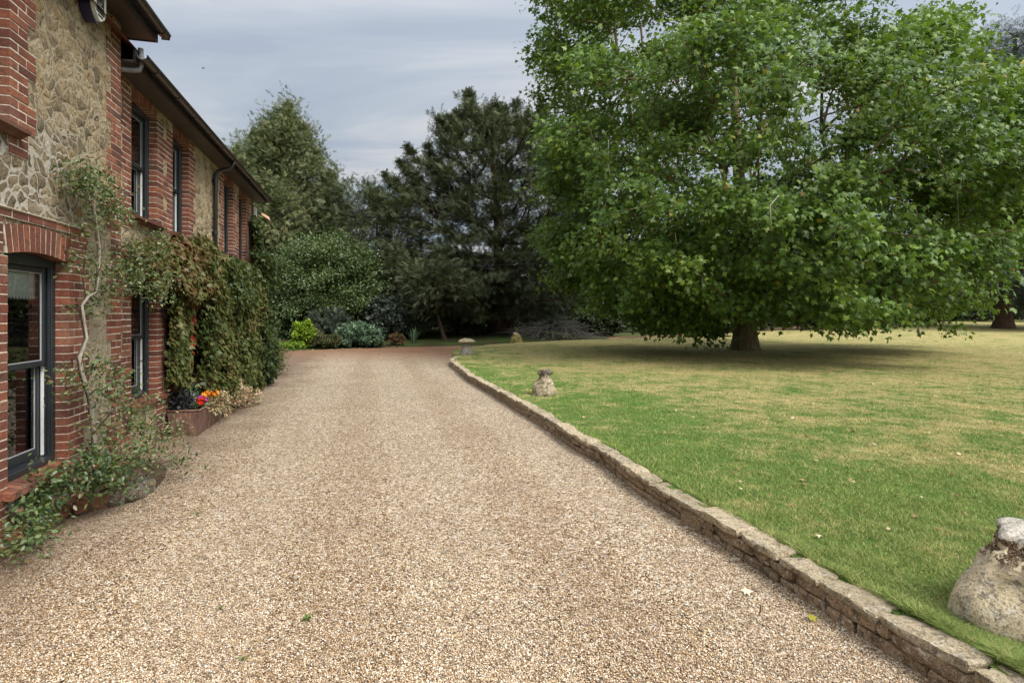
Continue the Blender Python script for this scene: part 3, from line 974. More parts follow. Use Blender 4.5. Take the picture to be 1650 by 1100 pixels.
# yellow one by the track
p = ground_at(832, 551, 0.11)
st = empty('staddle_stone', tuple(p - np.array((0, 0, 0.03))), 'small yellow mossy broken staddle stone beside the far track', 'staddle stone', 'staddle stones along the lawn edge')
taper_stone('base', M['staddle_moss'], st, [0, 0.12, 0.35, 0.46], [0.35, 0.33, 0.25, 0.19], (0, 0, 0), 4.4, 0.14, 2.8, 0.7)
taper_stone('cap', M['staddle_cap'], st, [0.42, 0.48, 0.58, 0.64], [0.16, 0.21, 0.15, 0.07], (-0.04, 0, 0), 6.1, 0.13, 2.2, 0.2)
# ================================================================== HOUSE  (local x along the front, y into the house, z up)
HO = (10.0, 2.9, 0.0)
HRZ = math.atan2(0.9701, -0.2425)
hp = wall_xyz(10.0, 2.9, 0.0)
house = empty('house', tuple(hp), 'two storey rubble stone house with red brick window surrounds and dark sash windows', 'house', rz=HRZ)
Y1, Y2 = 2.75, 2.90            # front planes: near wing, main range
SC_, SE = 7.34, 15.75          # corner of the wing, far end of the house
Z1, Z2 = 5.07, 4.67            # soffit heights


def hb():
    return MB(HO)


# windows: s0, s1, z0, z1(springing), rise, front plane
WIN = dict(
    near_low=(5.26, 6.18, 0.44, 2.27, 0.045, Y1), near_up=(4.36, 5.29, 3.28, 4.72, 0.05, Y1),
    g1=(8.05, 8.94, 0.68, 2.30, 0.07, Y2), g2=(9.59, 10.38, 0.72, 2.30, 0.07, Y2),
    u1=(8.05, 8.94, 3.04, 4.52, 0.03, Y2), u2=(9.59, 10.38, 3.04, 4.52, 0.03, Y2),
    u3=(12.70, 13.50, 3.04, 4.52, 0.03, Y2), u4=(14.07, 14.87, 3.04, 4.52, 0.03, Y2))


def wall_with_holes(mb, s0, s1, z0, z1, yf, th, holes):
    xs = sorted({s0, s1, *[v for h in holes for v in h[:2]]})
    zs = sorted({z0, z1, *[v for h in holes for v in h[2:]]})
    for i in range(len(xs) - 1):
        for j in range(len(zs) - 1):
            cx, cz = (xs[i] + xs[i + 1]) / 2, (zs[j] + zs[j + 1]) / 2
            if any(h[0] < cx < h[1] and h[2] < cz < h[3] for h in holes):
                continue
            mb.box(xs[i], xs[i + 1], yf, yf + th, zs[j], zs[j + 1])


w = hb()
H1 = [(a - 0.03, b_ + 0.03, c_ - 0.02, d_ + e_ + 0.02) for k, (a, b_, c_, d_, e_, f_) in WIN.items() if f_ == Y1]
H2 = [(a - 0.03, b_ + 0.03, c_ - 0.02, d_ + e_ + 0.02) for k, (a, b_, c_, d_, e_, f_) in WIN.items() if f_ == Y2]
wall_with_holes(w, 1.5, SC_ - 0.03, -0.05, Z1, Y1, 0.36, H1)
wall_with_holes(w, SC_ - 0.03, SE - 0.03, -0.05, Z2, Y2, 0.34, H2)
w.box(SC_ - 0.40, SC_ - 0.04, Y1 + 0.36, 9.0, -0.05, Z1)         # wing far flank above the main roof
w.box(SE - 0.40, SE, Y2 + 0.34, 9.0, -0.05, Z2)
w.box(1.5, SE, 9.0, 9.3, -0.05, Z2)
w.box(1.5, 1.8, Y1 + 0.36, 9.0, -0.05, Z1)
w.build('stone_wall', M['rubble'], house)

inn = hb()
inn2 = hb()
inn.box(1.9, SE - 0.5, Y1 + 1.9, Y1 + 1.95, -0.02, Z2 - 0.02)
inn2.box(1.9, SE - 0.5, Y2 + 0.36, Y1 + 1.9, 2.55, 2.65)
inn.build('room_partition', M['plaster'], house)
inn2.build('room_floor', M['plaster'], house)


# ---- bricks
def bricks(mb, mo, s0, s1, z0, z1, yf, tl=0.0, tr=0.0, deep=0.13, block=3, phase=0, recess=0.004, proud=0.012):
    row, i = 0.075, 0
    z = z0
    while z < z1 - 0.02:
        zt = min(z + row, z1)
        bl = ((i + phase) // block) % 2
        a, e = s0 - (tl if bl else 0), s1 + (tr if bl else 0)
        mo.box(a + 0.002, e - 0.002, yf - proud + recess, yf + deep, z, zt)
        x = a
        half = i % 2
        while x < e - 0.01:
            L = 0.1075 if half else 0.22
            half = 0
            x2 = x + L
            if x2 > e - 0.05:
                x2 = e
            j = random.uniform(-0.0025, 0.0025)
            mb.cbox(x + (0.0 if x == a else 0.0046), x2 - (0.0 if x2 == e else 0.0046), yf - proud + j, yf + deep - 0.004, z + 0.0046, zt - 0.0046, 0.004, random.random())
            x = x2
        z = zt
        i += 1


def arch(mb, mo, s0, s1, zs, rise, thick, yf, deep=0.13, proud=0.012):
    """segmental brick arch over an opening"""
    hw = (s1 - s0) / 2
    R = (hw * hw + rise * rise) / (2 * rise)
    zc = zs + rise - R
    sc = (s0 + s1) / 2
    A = math.asin(hw / R)
    n = max(8, int(round(2 * A * (R + thick / 2) / 0.078)))
    Ro = R + thick
    # mortar bed behind the voussoirs, in short pieces that follow the curve
    for k in range(n):
        a0, a1 = -A + 2 * A * k / n, -A + 2 * A * (k + 1) / n
        g = 0.0085 / R

        def pt(r, a):
            return (sc + r * math.sin(a), zc + r * math.cos(a))
        mo.prism([pt(R + 0.003, a0), pt(R + 0.003, a1), pt(Ro - 0.003, a1), pt(Ro - 0.003, a0)], yf - proud + 0.006, yf + deep - 0.004)
        mb.prism([pt(R, a0 + g), pt(R, a1 - g), pt(Ro, a1 - g), pt(Ro, a0 + g)], yf - proud + random.uniform(-.002, .002), yf + deep, random.random())
    return sc, zc, R, Ro, A


bk, mo = hb(), hb()
# near wing corner quoin, jamb quoins of its lower and upper windows
bricks(bk, mo, 7.11, SC_, 0.0, Z1, Y1, tl=0.115, deep=0.15, block=4)
bk.build('corner_quoin', M['brick'], house)
mo.build('quoin_mortar', M['mortar'], house)


def surround(key, wl, wr, tl, tr, bottom, top, th=0.24, hood=False, phase=0):
    s0, s1, z0, z1, rise, yf = WIN[key]
    bk, mo = hb(), hb()
    if wl: bricks(bk, mo, s0 - wl, s0, bottom, z1, yf, tl=tl, phase=phase)
    if wr: bricks(bk, mo, s1, s1 + wr, bottom, z1, yf, tr=tr, phase=phase)
    sc, zc, R, Ro, A = arch(bk, mo, s0, s1, z1, rise, th, yf)
    # brickwork shoulders beside the arch
    zt = zc + Ro * math.cos(A)
    if wr: bricks(bk, mo, s1 + th * math.sin(A) + 0.012, s1 + wr + 0.06, z1 + 0.002, top if top < 3 else min(zt + 0.03, top), yf)
    if wl: bricks(bk, mo, s0 - wl - 0.06, s0 - th * math.sin(A) - 0.012, z1 + 0.002, top if top < 3 else min(zt + 0.03, top), yf)
    if hood:
        bricks(bk, mo, s0 - wl - 0.06, s1 + wr + 0.09, 2.552, 2.618, yf, proud=0.022)
        mo.box(s0 - wl - 0.07, s1 + wr + 0.10, yf - 0.035, yf + 0.1, 2.62, 2.626)
    s = bk.build('brick_surround', M['brick'], house)
    mo.build('brick_mortar', M['mortar'], s)


surround('near_low', 0.34, 0.29, 0.0, 0.115, 0.0, 2.55, 0.225, hood=True)
surround('near_up', 0.2, 0.24, 0.1, 0.115, 3.06, Z1, 0.24)
surround('g1', 0.24, 0.0, 0.115, 0, 0.0, 2.58, 0.2)
surround('g2', 0.0, 0.22, 0, 0.115, 0.0, 2.58, 0.2, phase=3)
for kk in ('u1', 'u3'):
    surround(kk, 0.24, 0.0, 0.115, 0, 2.86, Z2, 0.12)
for kk in ('u2', 'u4'):
    surround(kk, 0.0, 0.24, 0, 0.115, 2.86, Z2, 0.12, phase=3)
# brick piers between the paired windows, with small stone insets
for a, e, z0, z1 in ((8.94, 9.59, 0.0, 2.30), (8.94, 9.59, 2.6, 4.52), (13.50, 14.07, 2.6, 4.52)):
    bk, mo, insets = hb(), hb(), []
    m0 = (a + e) / 2
    z, i = z0, 0
    while z < z1 - 0.02:
        inset = (i % 7) in (2, 3, 4)
        h = min(0.075, z1 - z)
        if inset:
            bricks(bk, mo, a, m0 - 0.085, z, z + h, Y2)
            bricks(bk, mo, m0 + 0.085, e, z, z + h, Y2)
            if i % 7 == 2:
                ins = hb()
                insets.append(ins)
                ins.cbox(m0 - 0.078, m0 + 0.078, Y2 - 0.008, Y2 + 0.12, z + 0.006, min(z + 0.219, z1), 0.01)
        else:
            if i % 2:
                bricks(bk, mo, a, a + 0.1125, z, z + h, Y2)
                bricks(bk, mo, a + 0.1175, e, z, z + h, Y2)
            else:
                bricks(bk, mo, a, e, z, z + h, Y2)
        z += 0.075
        i += 1
    pr = bk.build('brick_pier', M['brick'], house)
    mo.build('brick_mortar', M['mortar'], pr)
    for ins in insets:
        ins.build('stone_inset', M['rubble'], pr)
# far corner quoin
bk, mo = hb(), hb()
bricks(bk, mo, SE - 0.3, SE, 0.0, Z2, Y2, tl=0.11, block=4)
q = bk.build('corner_quoin', M['brick'], house)
mo.build('brick_mortar', M['mortar'], q)


# ---- sash windows
def sash_window(key, blind=0.0, curtain=None, sill='brick'):
    s0, s1, z0, z1, rise, yf = WIN[key]
    zt = z1 + rise
    yo = yf + 0.095                     # outer face of the frame
    fw = 0.062
    f = hb()
    f.cbox(s0 - 0.02, s0 + fw, yo, yo + 0.15, z0, zt, 0.004)
    f.cbox(s1 - fw, s1 + 0.02, yo, yo + 0.15, z0, zt, 0.004)
    f.cbox(s0 + fw, s1 - fw, yo, yo + 0.15, z1 - 0.055, zt + 0.015, 0.004)
    f.cbox(s0 + fw, s1 - fw, yo - 0.02, yo + 0.15, z0, z0 + 0.055, 0.006)
    f.cbox(s0 + fw, s0 + fw + 0.018, yo + 0.012, yo + 0.03, z0 + 0.055, z1 - 0.055, 0.003)
    f.cbox(s1 - fw - 0.018, s1 - fw, yo + 0.012, yo + 0.03, z0 + 0.055, z1 - 0.055, 0.003)
    win = f.build('window', M['frame'], house)
    zi0, zi1 = z0 + 0.055, z1 - 0.055
    zm = zi0 + (zi1 - zi0) * 0.5
    a, e = s0 + fw + 0.02, s1 - fw - 0.02

    def sash(y, zb, ztp, bot, top, st=0.05):
        q = hb()
        q.cbox(a, a + st, y, y + 0.04, zb, ztp, 0.005)
        q.cbox(e - st, e, y, y + 0.04, zb, ztp, 0.005)
        q.cbox(a + st, e - st, y, y + 0.04, zb, zb + bot, 0.005)
        q.cbox(a + st, e - st, y, y + 0.04, ztp - top, ztp, 0.005)
        q.build('sash', M['frame'], win)
        b_ = hb()                      # pale glazing bead round the pane
        x0, x1, za, zb2, wb, ya, yb = a + st, e - st, zb + bot, ztp - top, 0.0065, y + 0.012, y + 0.03
        o4 = [(x0, za), (x1, za), (x1, zb2), (x0, zb2)]
        i4 = [(x0 + wb, za + wb), (x1 - wb, za + wb), (x1 - wb, zb2 - wb), (x0 + wb, zb2 - wb)]
        vs = [(p[0], ya, p[1]) for p in o4 + i4] + [(p[0], yb, p[1]) for p in o4 + i4]
        fs = []
        for k in range(4):
            k2 = (k + 1) % 4
            fs += [(k, k2, k2 + 4, k + 4), (k + 8, k + 12, k2 + 12, k2 + 8), (k + 4, k2 + 4, k2 + 12, k + 12), (k, k + 8, k2 + 8, k2)]
        b_.add(vs, fs)
        b_.build('glazing_bead', M['bead'], win)
        g = hb()
        tl = random.uniform(-0.002, 0.002)
        x0, x1 = a + st - 0.003, e - st + 0.003
        g.add([(x0, y + 0.02, zb + bot - .003), (x1, y + 0.02 + tl, zb + bot - .003), (x1, y + 0.02 + tl, ztp - top + .003), (x0, y + 0.02, ztp - top + .003)], [(0, 1, 2, 3)])
        g.build('pane', M['glass'], win)
    sash(yo + 0.035, zm - 0.03, zi1, 0.05, 0.05)
    sash(yo + 0.085, zi0, zm + 0.02, 0.085, 0.045)
    # pale balance channels showing beside the lower sash
    for x0, x1 in ((s0 + fw, s0 + fw + 0.012), (s1 - fw - 0.018, s1 - fw - 0.002)):
        l = hb()
        l.cbox(x0, x1, yo + 0.058, yo + 0.08, zi0 + 0.01, zm - 0.035, 0.003)
        l.build('jamb_liner', M['white'], win)
    if blind:
        q = hb()
        zb = zi1 - blind
        q.box(a, e, yo + 0.10, yo + 0.104, zb, zi1)
        n = 16
        for k in range(n):             # scalloped hem
            x = a + (e - a) * (k + 0.5) / n
            q.prism([(x - 0.02, zb), (x - 0.012, zb - 0.02), (x + 0.012, zb - 0.02), (x + 0.02, zb)], yo + 0.10, yo + 0.1035)
        q.build('roller_blind', M['blind'], win)
    if curtain:
        q = hb()
        c0, c1 = curtain
        n = 24
        for k in range(n):
            xa, xb = c0 + (c1 - c0) * k / n, c0 + (c1 - c0) * (k + 1) / n
            ya, yb = [yo + 0.26 + 0.02 * math.sin(v * 1.7) for v in (k, k + 1)]
            q.add([(xa, ya, z0), (xb, yb, z0), (xb, yb, zt), (xa, ya, zt)], [(0, 1, 2, 3)])
        q.build('curtain', M['curtain'], win)
    # sill
    q = hb()
    if sill == 'brick':
        x = s0 - 0.09
        while x < s1 + 0.17:
            vs = [(x + .004, yf - 0.075, z0 - 0.085), (x + .071, yf - 0.075, z0 - 0.085), (x + .071, yf + 0.12, z0 - 0.06), (x + .004, yf + 0.12, z0 - 0.06),
                  (x + .004, yf - 0.075, z0 - 0.03), (x + .071, yf - 0.075, z0 - 0.03), (x + .071, yf + 0.1, z0 + 0.003), (x + .004, yf + 0.1, z0 + 0.003)]
            q.add(vs, [(0, 3, 2, 1), (4, 5, 6, 7), (0, 1, 5, 4), (1, 2, 6, 5), (2, 3, 7, 6), (3, 0, 4, 7)], random.random())
            x += 0.075
        sl = q.build('sill', M['brick'], win)
        q2 = hb()
        q2.box(s0 - 0.06, x - 0.03, yf - 0.066, yf + 0.11, z0 - 0.084, z0 - 0.034)
        q2.build('sill_mortar', M['mortar'], win)
    else:
        q.sweep_x([(yf - 0.10, z0 - 0.045), (yf - 0.10, z0 - 0.015), (yf + 0.1, z0 + 0.004), (yf + 0.1, z0 - 0.06), (yf - 0.03, z0 - 0.085), (yf - 0.06, z0 - 0.06)], s0 - 0.11, s1 + 0.11, 0.1)
        q.build('sill', M['brick'], win)


sash_window('near_low', blind=0.27, curtain=(5.3, 5.62))
sash_window('near_up', sill='tile')
sash_window('g1', curtain=(8.65, 8.9))
sash_window('g2')
sash_window('u1', sill='tile', curtain=(8.62, 8.9))
sash_window('u2', sill='tile', curtain=(10.1, 10.35))
sash_window('u3', sill='tile')
sash_window('u4', sill='tile')

# ---- eaves
ov1, ov2 = 0.25, 0.28
q = hb()
q.box(1.2, SC_ + 0.34, Y1 - ov1, Y1 + 0.30, Z1, Z1 + 0.02)
q.box(SC_ - 0.02, SC_ + 0.34, Y1 + 0.30, 9.2, Z1, Z1 + 0.02)
q.build('soffit', M['soffit'], house)
q = hb()
q.box(SC_ + 0.004, SE + 0.12, Y2 - ov2, Y2 + 0.30, Z2, Z2 + 0.02)
q.build('soffit', M['soffit'], house)
q = hb()
q.box(1.2, SC_ + 0.36, Y1 - ov1 - 0.02, Y1 - ov1, Z1 - 0.008, Z1 + 0.17)
q.box(SC_ + 0.34, SC_ + 0.36, Y1 - ov1, 9.2, Z1 - 0.008, Z1 + 0.17)
q.build('fascia', M['fascia'], house)
q = hb()
q.box(SC_ + 0.004, SE + 0.14, Y2 - ov2 - 0.02, Y2 - ov2, Z2 - 0.008, Z2 + 0.15)
q.box(SE + 0.12, SE + 0.14, Y2 - ov2, 9.0, Z2 - 0.008, Z2 + 0.15)
q.build('fascia', M['fascia'], house)


def gutter(s0, s1, yback, zt, step):
    q = hb()
    r = 0.058
    yc = yback - r - 0.006

    def prof(rr):
        outer = [(yc + rr * math.cos(a), zt + rr * math.sin(a)) for a in np.linspace(math.pi, 2 * math.pi, 11)]
        inner = [(yc + (rr - 0.006) * math.cos(a), zt + (rr - 0.006) * math.sin(a)) for a in np.linspace(2 * math.pi, math.pi, 11)]
        return outer + inner
    q.sweep_x(prof(r), s0, s1)
    q.sweep_x([(yc - r - 0.004, zt - 0.006), (yc - r - 0.004, zt + 0.006), (yc - r + 0.008, zt + 0.006), (yc - r + 0.008, zt - 0.006)], s0, s1)
    g = q.build('gutter', M['gutter'], house, smooth=False)
    x = s1 - 0.12
    k = 0
    while x > s0 + 0.05:
        wd = 0.05 if k % 2 else 0.10
        b_ = hb()
        b_.sweep_x(prof(r + 0.008), x - wd / 2, x + wd / 2)
        b_.build('gutter_bracket', M['gutter'], g)
        x -= step
        k += 1
    c_ = hb()
    c_.prism([(0, 0)] * 0 or [(s1 - 0.004, zt - r), (s1 + 0.004, zt - r), (s1 + 0.004, zt), (s1 - 0.004, zt)], yc - r * 0.8, yc + r * 0.8)
    c_.build('gutter_end', M['gutter'], g)
    return yc


yg1 = gutter(1.2, SC_ + 0.42, Y1 - ov1 - 0.02, Z1 + 0.12, 0.85)
yg2 = gutter(SC_ + 0.02, SE + 0.16, Y2 - ov2 - 0.02, Z2 + 0.09, 0.80)

# downpipe with swan neck
q = hb()
sd = 11.86
q.tube([(sd, yg2, Z2 + 0.03), (sd, yg2, Z2 - 0.02), (sd, yg2 + 0.04, Z2 - 0.09), (sd, Y2 - 0.09, Z2 - 0.17), (sd, Y2 - 0.055, Z2 - 0.24), (sd, Y2 - 0.055, Z2 - 0.3), (sd, Y2 - 0.055, 0.05)], 0.036, 12)
dp = q.build('downpipe', M['pipe'], house, smooth=True)
for z in (Z2 - 0.32, Z2 - 1.3, Z2 - 2.3, 1.2):
    q = hb()
    q.tube([(sd, Y2 - 0.055, z), (sd, Y2 - 0.055, z - 0.07)], 0.045, 12)
    q.box(sd - 0.07, sd + 0.07, Y2 - 0.03, Y2 + 0.004, z - 0.055, z - 0.02)
    q.build('pipe_clip', M['pipe'], dp)
# short grey waste pipe tucked under the wing eave
q = hb()
q.tube([(SC_ + 0.16, yg2 + 0.06, Z2 + 0.22), (SC_ + 0.16, yg2 + 0.06, Z2 + 0.02), (SC_ + 0.15, yg2 + 0.075, Z2 - 0.035), (SC_ + 0.11, yg2 + 0.14, Z2 - 0.06), (SC_ + 0.06, Y2 - 0.02, Z2 - 0.07), (SC_ + 0.05, Y2 + 0.03, Z2 - 0.07)], 0.03, 12)
q.tube([(SC_ + 0.16, yg2 + 0.06, Z2 + 0.12), (SC_ + 0.16, yg2 + 0.06, Z2 + 0.07)], 0.038, 12)
q.build('swan_neck', M['greypipe'], house, smooth=True)

# roofs
q = hb()


def roof(q, s0, s1, ye, yr, ze, zr, hip):
    vs = [(s0, ye, ze), (s1, ye, ze), (s1 - hip, yr, zr), (s0, yr, zr), (s1, 2 * yr - ye, ze), (s0, 2 * yr - ye, ze)]
    q.add(vs, [(0, 1, 2, 3), (1, 4, 2), (4, 5, 3, 2), (0, 3, 5)])


roof(q, 1.2, SC_ + 0.36, Y1 - ov1 - 0.03, 6.0, Z1 + 0.175, Z1 + 2.7, 2.6)
q.build('roof', M['tile'], house)
q = hb()
roof(q, SC_ - 1.5, SE + 0.15, Y2 - ov2 - 0.03, 6.0, Z2 + 0.155, Z2 + 2.4, 0.1)
q.build('roof', M['tile'], house)

# ---- things fixed to the walls
def hang(name, s, yf, z, label, cat):
    return empty(name, tuple(wall_xyz(s, yf, z)), label, cat, rz=HRZ)


# alarm sounder: navy back box, pale shield cover with a nested square mark
ab = hang('alarm_box', 6.52, Y1, 4.86, 'white and navy shield shaped alarm sounder high on the stone wall under the eave', 'alarm box')
sh = [(-0.14, 0.17), (-0.14, -0.04), (-0.105, -0.10), (-0.03, -0.155), (0.0, -0.165), (0.03, -0.155), (0.105, -0.10), (0.14, -0.04), (0.14, 0.17)]
q = MB(); q.prism([(x, z) for x, z in sh], -0.10, -0.002); q.build('housing', M['navy'], ab)
q = MB(); q.prism([(x * 0.93, z * 0.93 + 0.012) for x, z in sh], -0.135, -0.1005); cv = q.build('cover', M['white'], ab)
q = MB()


def ring(q, cx, cz, r, wd, y):
    for (x0, x1, z0, z1) in ((cx - r, cx + r, cz + r - wd, cz + r), (cx - r, cx + r, cz - r, cz - r + wd), (cx - r, cx - r + wd, cz - r + wd, cz + r - wd), (cx + r - wd, cx + r, cz - r + wd, cz + r - wd)):
        q.box(x0, x1, y, y + 0.004, z0, z1)


ring(q, 0.0, 0.065, 0.075, 0.012, -0.139)
ring(q, 0.0, 0.065, 0.05, 0.012, -0.139)
q.box(-0.025, 0.025, -0.139, -0.135, 0.04, 0.09)
for z in (-0.035, -0.06):
    x = -0.085
    while x < 0.075:
        wd = random.uniform(0.009, 0.016)
        q.box(x, x + wd, -0.139, -0.135, z - 0.008, z + 0.008)
        x += wd + 0.005
q.box(-0.05, 0.05, -0.139, -0.135, -0.10, -0.085)
q.build('emblem', M['ink'], cv)

# small white sensor lamp on the far end
p = on_wall(407, 342, Y2)
sb = empty('wall_light', tuple(p), 'small white wall light under the eave at the far end of the house', 'wall light', rz=HRZ)
q = MB(); q.cbox(-0.09, 0.09, -0.03, -0.002, -0.15, 0.15, 0.006); q.build('back_plate', M['ink'], sb)
q = MB(); q.cbox(-0.06, 0.06, -0.10, -0.031, -0.13, 0.13, 0.02); q.build('diffuser', M['white'], sb)

# floodlight on the far corner
p = wall_xyz(SE + 0.02, 2.75, 4.33)
fl = empty('floodlight', tuple(p), 'small tilted floodlight with pinkish face fixed at the far corner of the house', 'floodlight', rz=HRZ)
q = MB(); q.tube([(0, 0.14, 0.10), (0, 0.02, 0.05), (0, -0.06, 0.0)], 0.02, 8); q.build('bracket', M['pipe'], fl)
q = MB(); q.add([(-0.14, -0.28, -0.16), (0.10, -0.28, -0.16), (0.10, -0.05, 0.0), (-0.14, -0.05, 0.0), (-0.10, -0.24, -0.05), (0.06, -0.24, -0.05), (0.06, -0.06, 0.06), (-0.10, -0.06, 0.06)],
            [(0, 3, 2, 1), (4, 5, 6, 7), (0, 1, 5, 4), (1, 2, 6, 5), (2, 3, 7, 6), (3, 0, 4, 7)]); q.build('lamp_body', M['pipe'], fl)
q = MB(); q.add([(-0.149, -0.275, -0.15), (-0.145, -0.06, -0.006), (-0.107, -0.07, 0.05), (-0.109, -0.235, -0.05)], [(0, 1, 2, 3)]); q.build('lens', M['terracotta'], fl)
# ================================================================== FOLIAGE TOOLS
def fan(outline, cz=0.0):
    """leaf template: centre + outline, length along y, normal z"""
    V = [(0, 0.42, cz)] + [tuple(p) + ((0.0,) if len(p) == 2 else ()) for p in outline]
    n = len(outline)
    T = [(0, i + 1, (i + 1) % n + 1) for i in range(n)]
    return np.array(V, float), np.array(T)


PLANE = fan([(0, 0.0, 0.0), (0.34, -0.04, -0.05), (0.24, 0.20, 0.0), (0.58, 0.36, -0.10), (0.24, 0.50, 0.0), (0.0, 1.0, -0.14), (-0.24, 0.50, 0.0), (-0.58, 0.36, -0.10), (-0.24, 0.20, 0.0), (-0.34, -0.04, -0.05)], 0.05)
OVAL = (np.array([(0, 0, 0), (0.26, 0.35, 0.05), (0.2, 0.7, 0.02), (0, 1, -0.08), (-0.2, 0.7, 0.02), (-0.26, 0.35, 0.05), (0, 0.5, -0.03)], float),
        np.array([(0, 1, 6), (1, 2, 6), (2, 3, 6), (3, 4, 6), (4, 5, 6), (5, 0, 6)]))
IVY = fan([(0, 0, 0), (0.4, 0.02, -0.04), (0.46, 0.36, -0.08), (0.2, 0.55, 0), (0, 1, -0.16), (-0.2, 0.55, 0), (-0.46, 0.36, -0.08), (-0.4, 0.02, -0.04)], 0.05)
DIA = (np.array([(0, 0, 0), (0.22, 0.45, 0.03), (0, 1, -0.05), (-0.22, 0.45, 0.03)], float), np.array([(0, 1, 2), (0, 2, 3)]))


def spray_template(n, spread, w, droop, seed):
    """feathery evergreen spray: a curved axis with n pairs of narrow shoots"""
    r = np.random.default_rng(seed)
    V, T = [], []

    def blade(p, d, L, ww):
        d = d / np.linalg.norm(d)
        s = np.cross(d, (0, 0, 1.0))
        s = s / max(np.linalg.norm(s), 1e-6)
        b = len(V)
        m = p + d * L * 0.5
        V.extend([p - s * ww * 0.4, p + s * ww * 0.4, m + s * ww, p + d * L, m - s * ww])
        T.extend([(b, b + 1, b + 2), (b, b + 2, b + 4), (b + 4, b + 2, b + 3)])
    for i in range(n):
        f = (i + 0.5) / n
        p = np.array((0, f * 0.85, -droop * f * f))
        for sg in (-1, 1):
            a = spread * (1.15 - 0.5 * f) + r.uniform(-0.15, 0.15)
            L = (0.42 * (1 - f) + 0.16) * r.uniform(0.7, 1.2)
            blade(p, np.array((sg * math.sin(a), math.cos(a), r.uniform(-0.45, 0.15))), L, w)
    blade(np.array((0, 0.5, -droop * .25)), np.array((0, 1, -droop)), 0.5, w)
    blade(np.array((0, 0.0, 0)), np.array((0, 1, -droop * .5)), 0.6, w * 0.8)
    return np.array(V), np.array(T)


SPRAY_YEW = spray_template(4, 0.95, 0.035, 0.22, 3)
SPRAY_CYP = spray_template(4, 0.75, 0.038, 0.3, 4)
SPRAY_CED = spray_template(5, 1.2, 0.022, 0.03, 5)


def scatter(tmpl, P, D, N, size, tint, jit=0.0):
    """copies of a leaf template -> V, T, tint arrays"""
    V0, T0 = tmpl
    D = unit(D)
    X = unit(np.cross(D, N))
    Z = np.cross(X, D)
    R = np.stack([X, D, Z], -1)                       # columns
    L = V0[None] * size[:, None, None]
    V = np.einsum('nij,nkj->nki', R, L) + P[:, None, :]
    T = T0[None] + (np.arange(len(P)) * len(V0))[:, None, None]
    return V.reshape(-1, 3), T.reshape(-1, 3), np.repeat(tint, len(V0))


def leaves(name, mat, parent, tmpl, P, D, N, size, tint, origin, **props):
    V, T, ti = scatter(tmpl, P, D, N, size, tint)
    o = np_mesh(name, V - np.asarray(origin)[None], T, mat, parent, tint=np.clip(ti, 0, 1))
    return o


def grow(base, trunk, targets, twist=0.12, balance=0.3, step=0.9, seed=0, sag=0.0):
    """branch skeleton joining targets to the trunk polyline; returns nodes, parent index, path length"""
    r = np.random.default_rng(seed)
    nodes = [np.array(p, float) for p in trunk]
    par = [-1] + list(range(len(trunk) - 1))
    pl = [0.0]
    for i in range(1, len(nodes)):
        pl.append(pl[-1] + np.linalg.norm(nodes[i] - nodes[i - 1]))
    ntr = len(nodes)
    order = np.argsort(np.linalg.norm((targets - np.array(trunk[len(trunk) // 2])) * np.array((1, 1, 0.8)), axis=1))
    A = np.array(nodes)
    PL = np.array(pl)
    tips = []
    for ti in order:
        t = targets[ti]
        d = np.linalg.norm(A - t, axis=1)
        up = np.clip(A[:, 2] - t[2], 0, None)          # prefer to grow up and out
        c = d + balance * PL + 0.5 * up
        c[0] += 50
        j = int(np.argmin(c))
        p0 = A[j]
        L = d[j]
        k = max(1, int(L / step))
        prev = j
        new = []
        for s in range(1, k + 1):
            f = s / k
            p = p0 + (t - p0) * f
            p = p + np.array((0, 0, math.sin(math.pi * f) * L * (0.10 - sag)))
            if s < k:
                p = p + r.normal(0, twist * L / k, 3)
            idx = len(par)
            par.append(prev)
            new.append(p)
            prev = idx
        A = np.vstack([A, np.array(new)])
        dl = np.linalg.norm(np.diff(np.vstack([p0, np.array(new)]), axis=0), axis=1)
        PL = np.r_[PL, PL[j] + np.cumsum(dl)]
        tips.append(prev)
    return A, np.array(par), np.array(tips), ntr


def limb_mesh(mb, A, par, r_tip, power, r_base, ntr, seg=5, rmin=0.0, origin=(0, 0, 0)):
    n = len(A)
    cnt = np.ones(n)
    kids = np.zeros(n, int)
    for i in range(n - 1, 0, -1):
        if par[i] >= 0:
            kids[par[i]] += 1
    for i in range(n - 1, 0, -1):
        if kids[i] == 0:
            cnt[i] = 1
        if par[i] >= 0:
            cnt[par[i]] += cnt[i] - (1 if kids[par[i]] == 0 else 0)
    tot = np.maximum(cnt, 1)
    rad = r_tip * tot ** power
    rad = np.minimum(rad, r_base)
    for i in range(1, n):
        j = par[i]
        if i < ntr:
            continue
        r1 = rad[i]
        r0 = min(rad[j], r1 * 1.6 + 0.01)
        if max(r0, r1) < rmin:
            continue
        mb.tube([A[j] - origin, A[i] - origin], [r0, r1 * 0.98], seg, cap=False)
    return rad


def in_poly(x, y, poly):
    poly = np.asarray(poly, float)
    ins = np.zeros(len(x), bool)
    j = len(poly) - 1
    for i in range(len(poly)):
        xi, yi = poly[i]
        xj, yj = poly[j]
        c = ((yi > y) != (yj > y)) & (x < (xj - xi) * (y - yi) / (yj - yi + 1e-12) + xi)
        ins ^= c
        j = i
    return ins


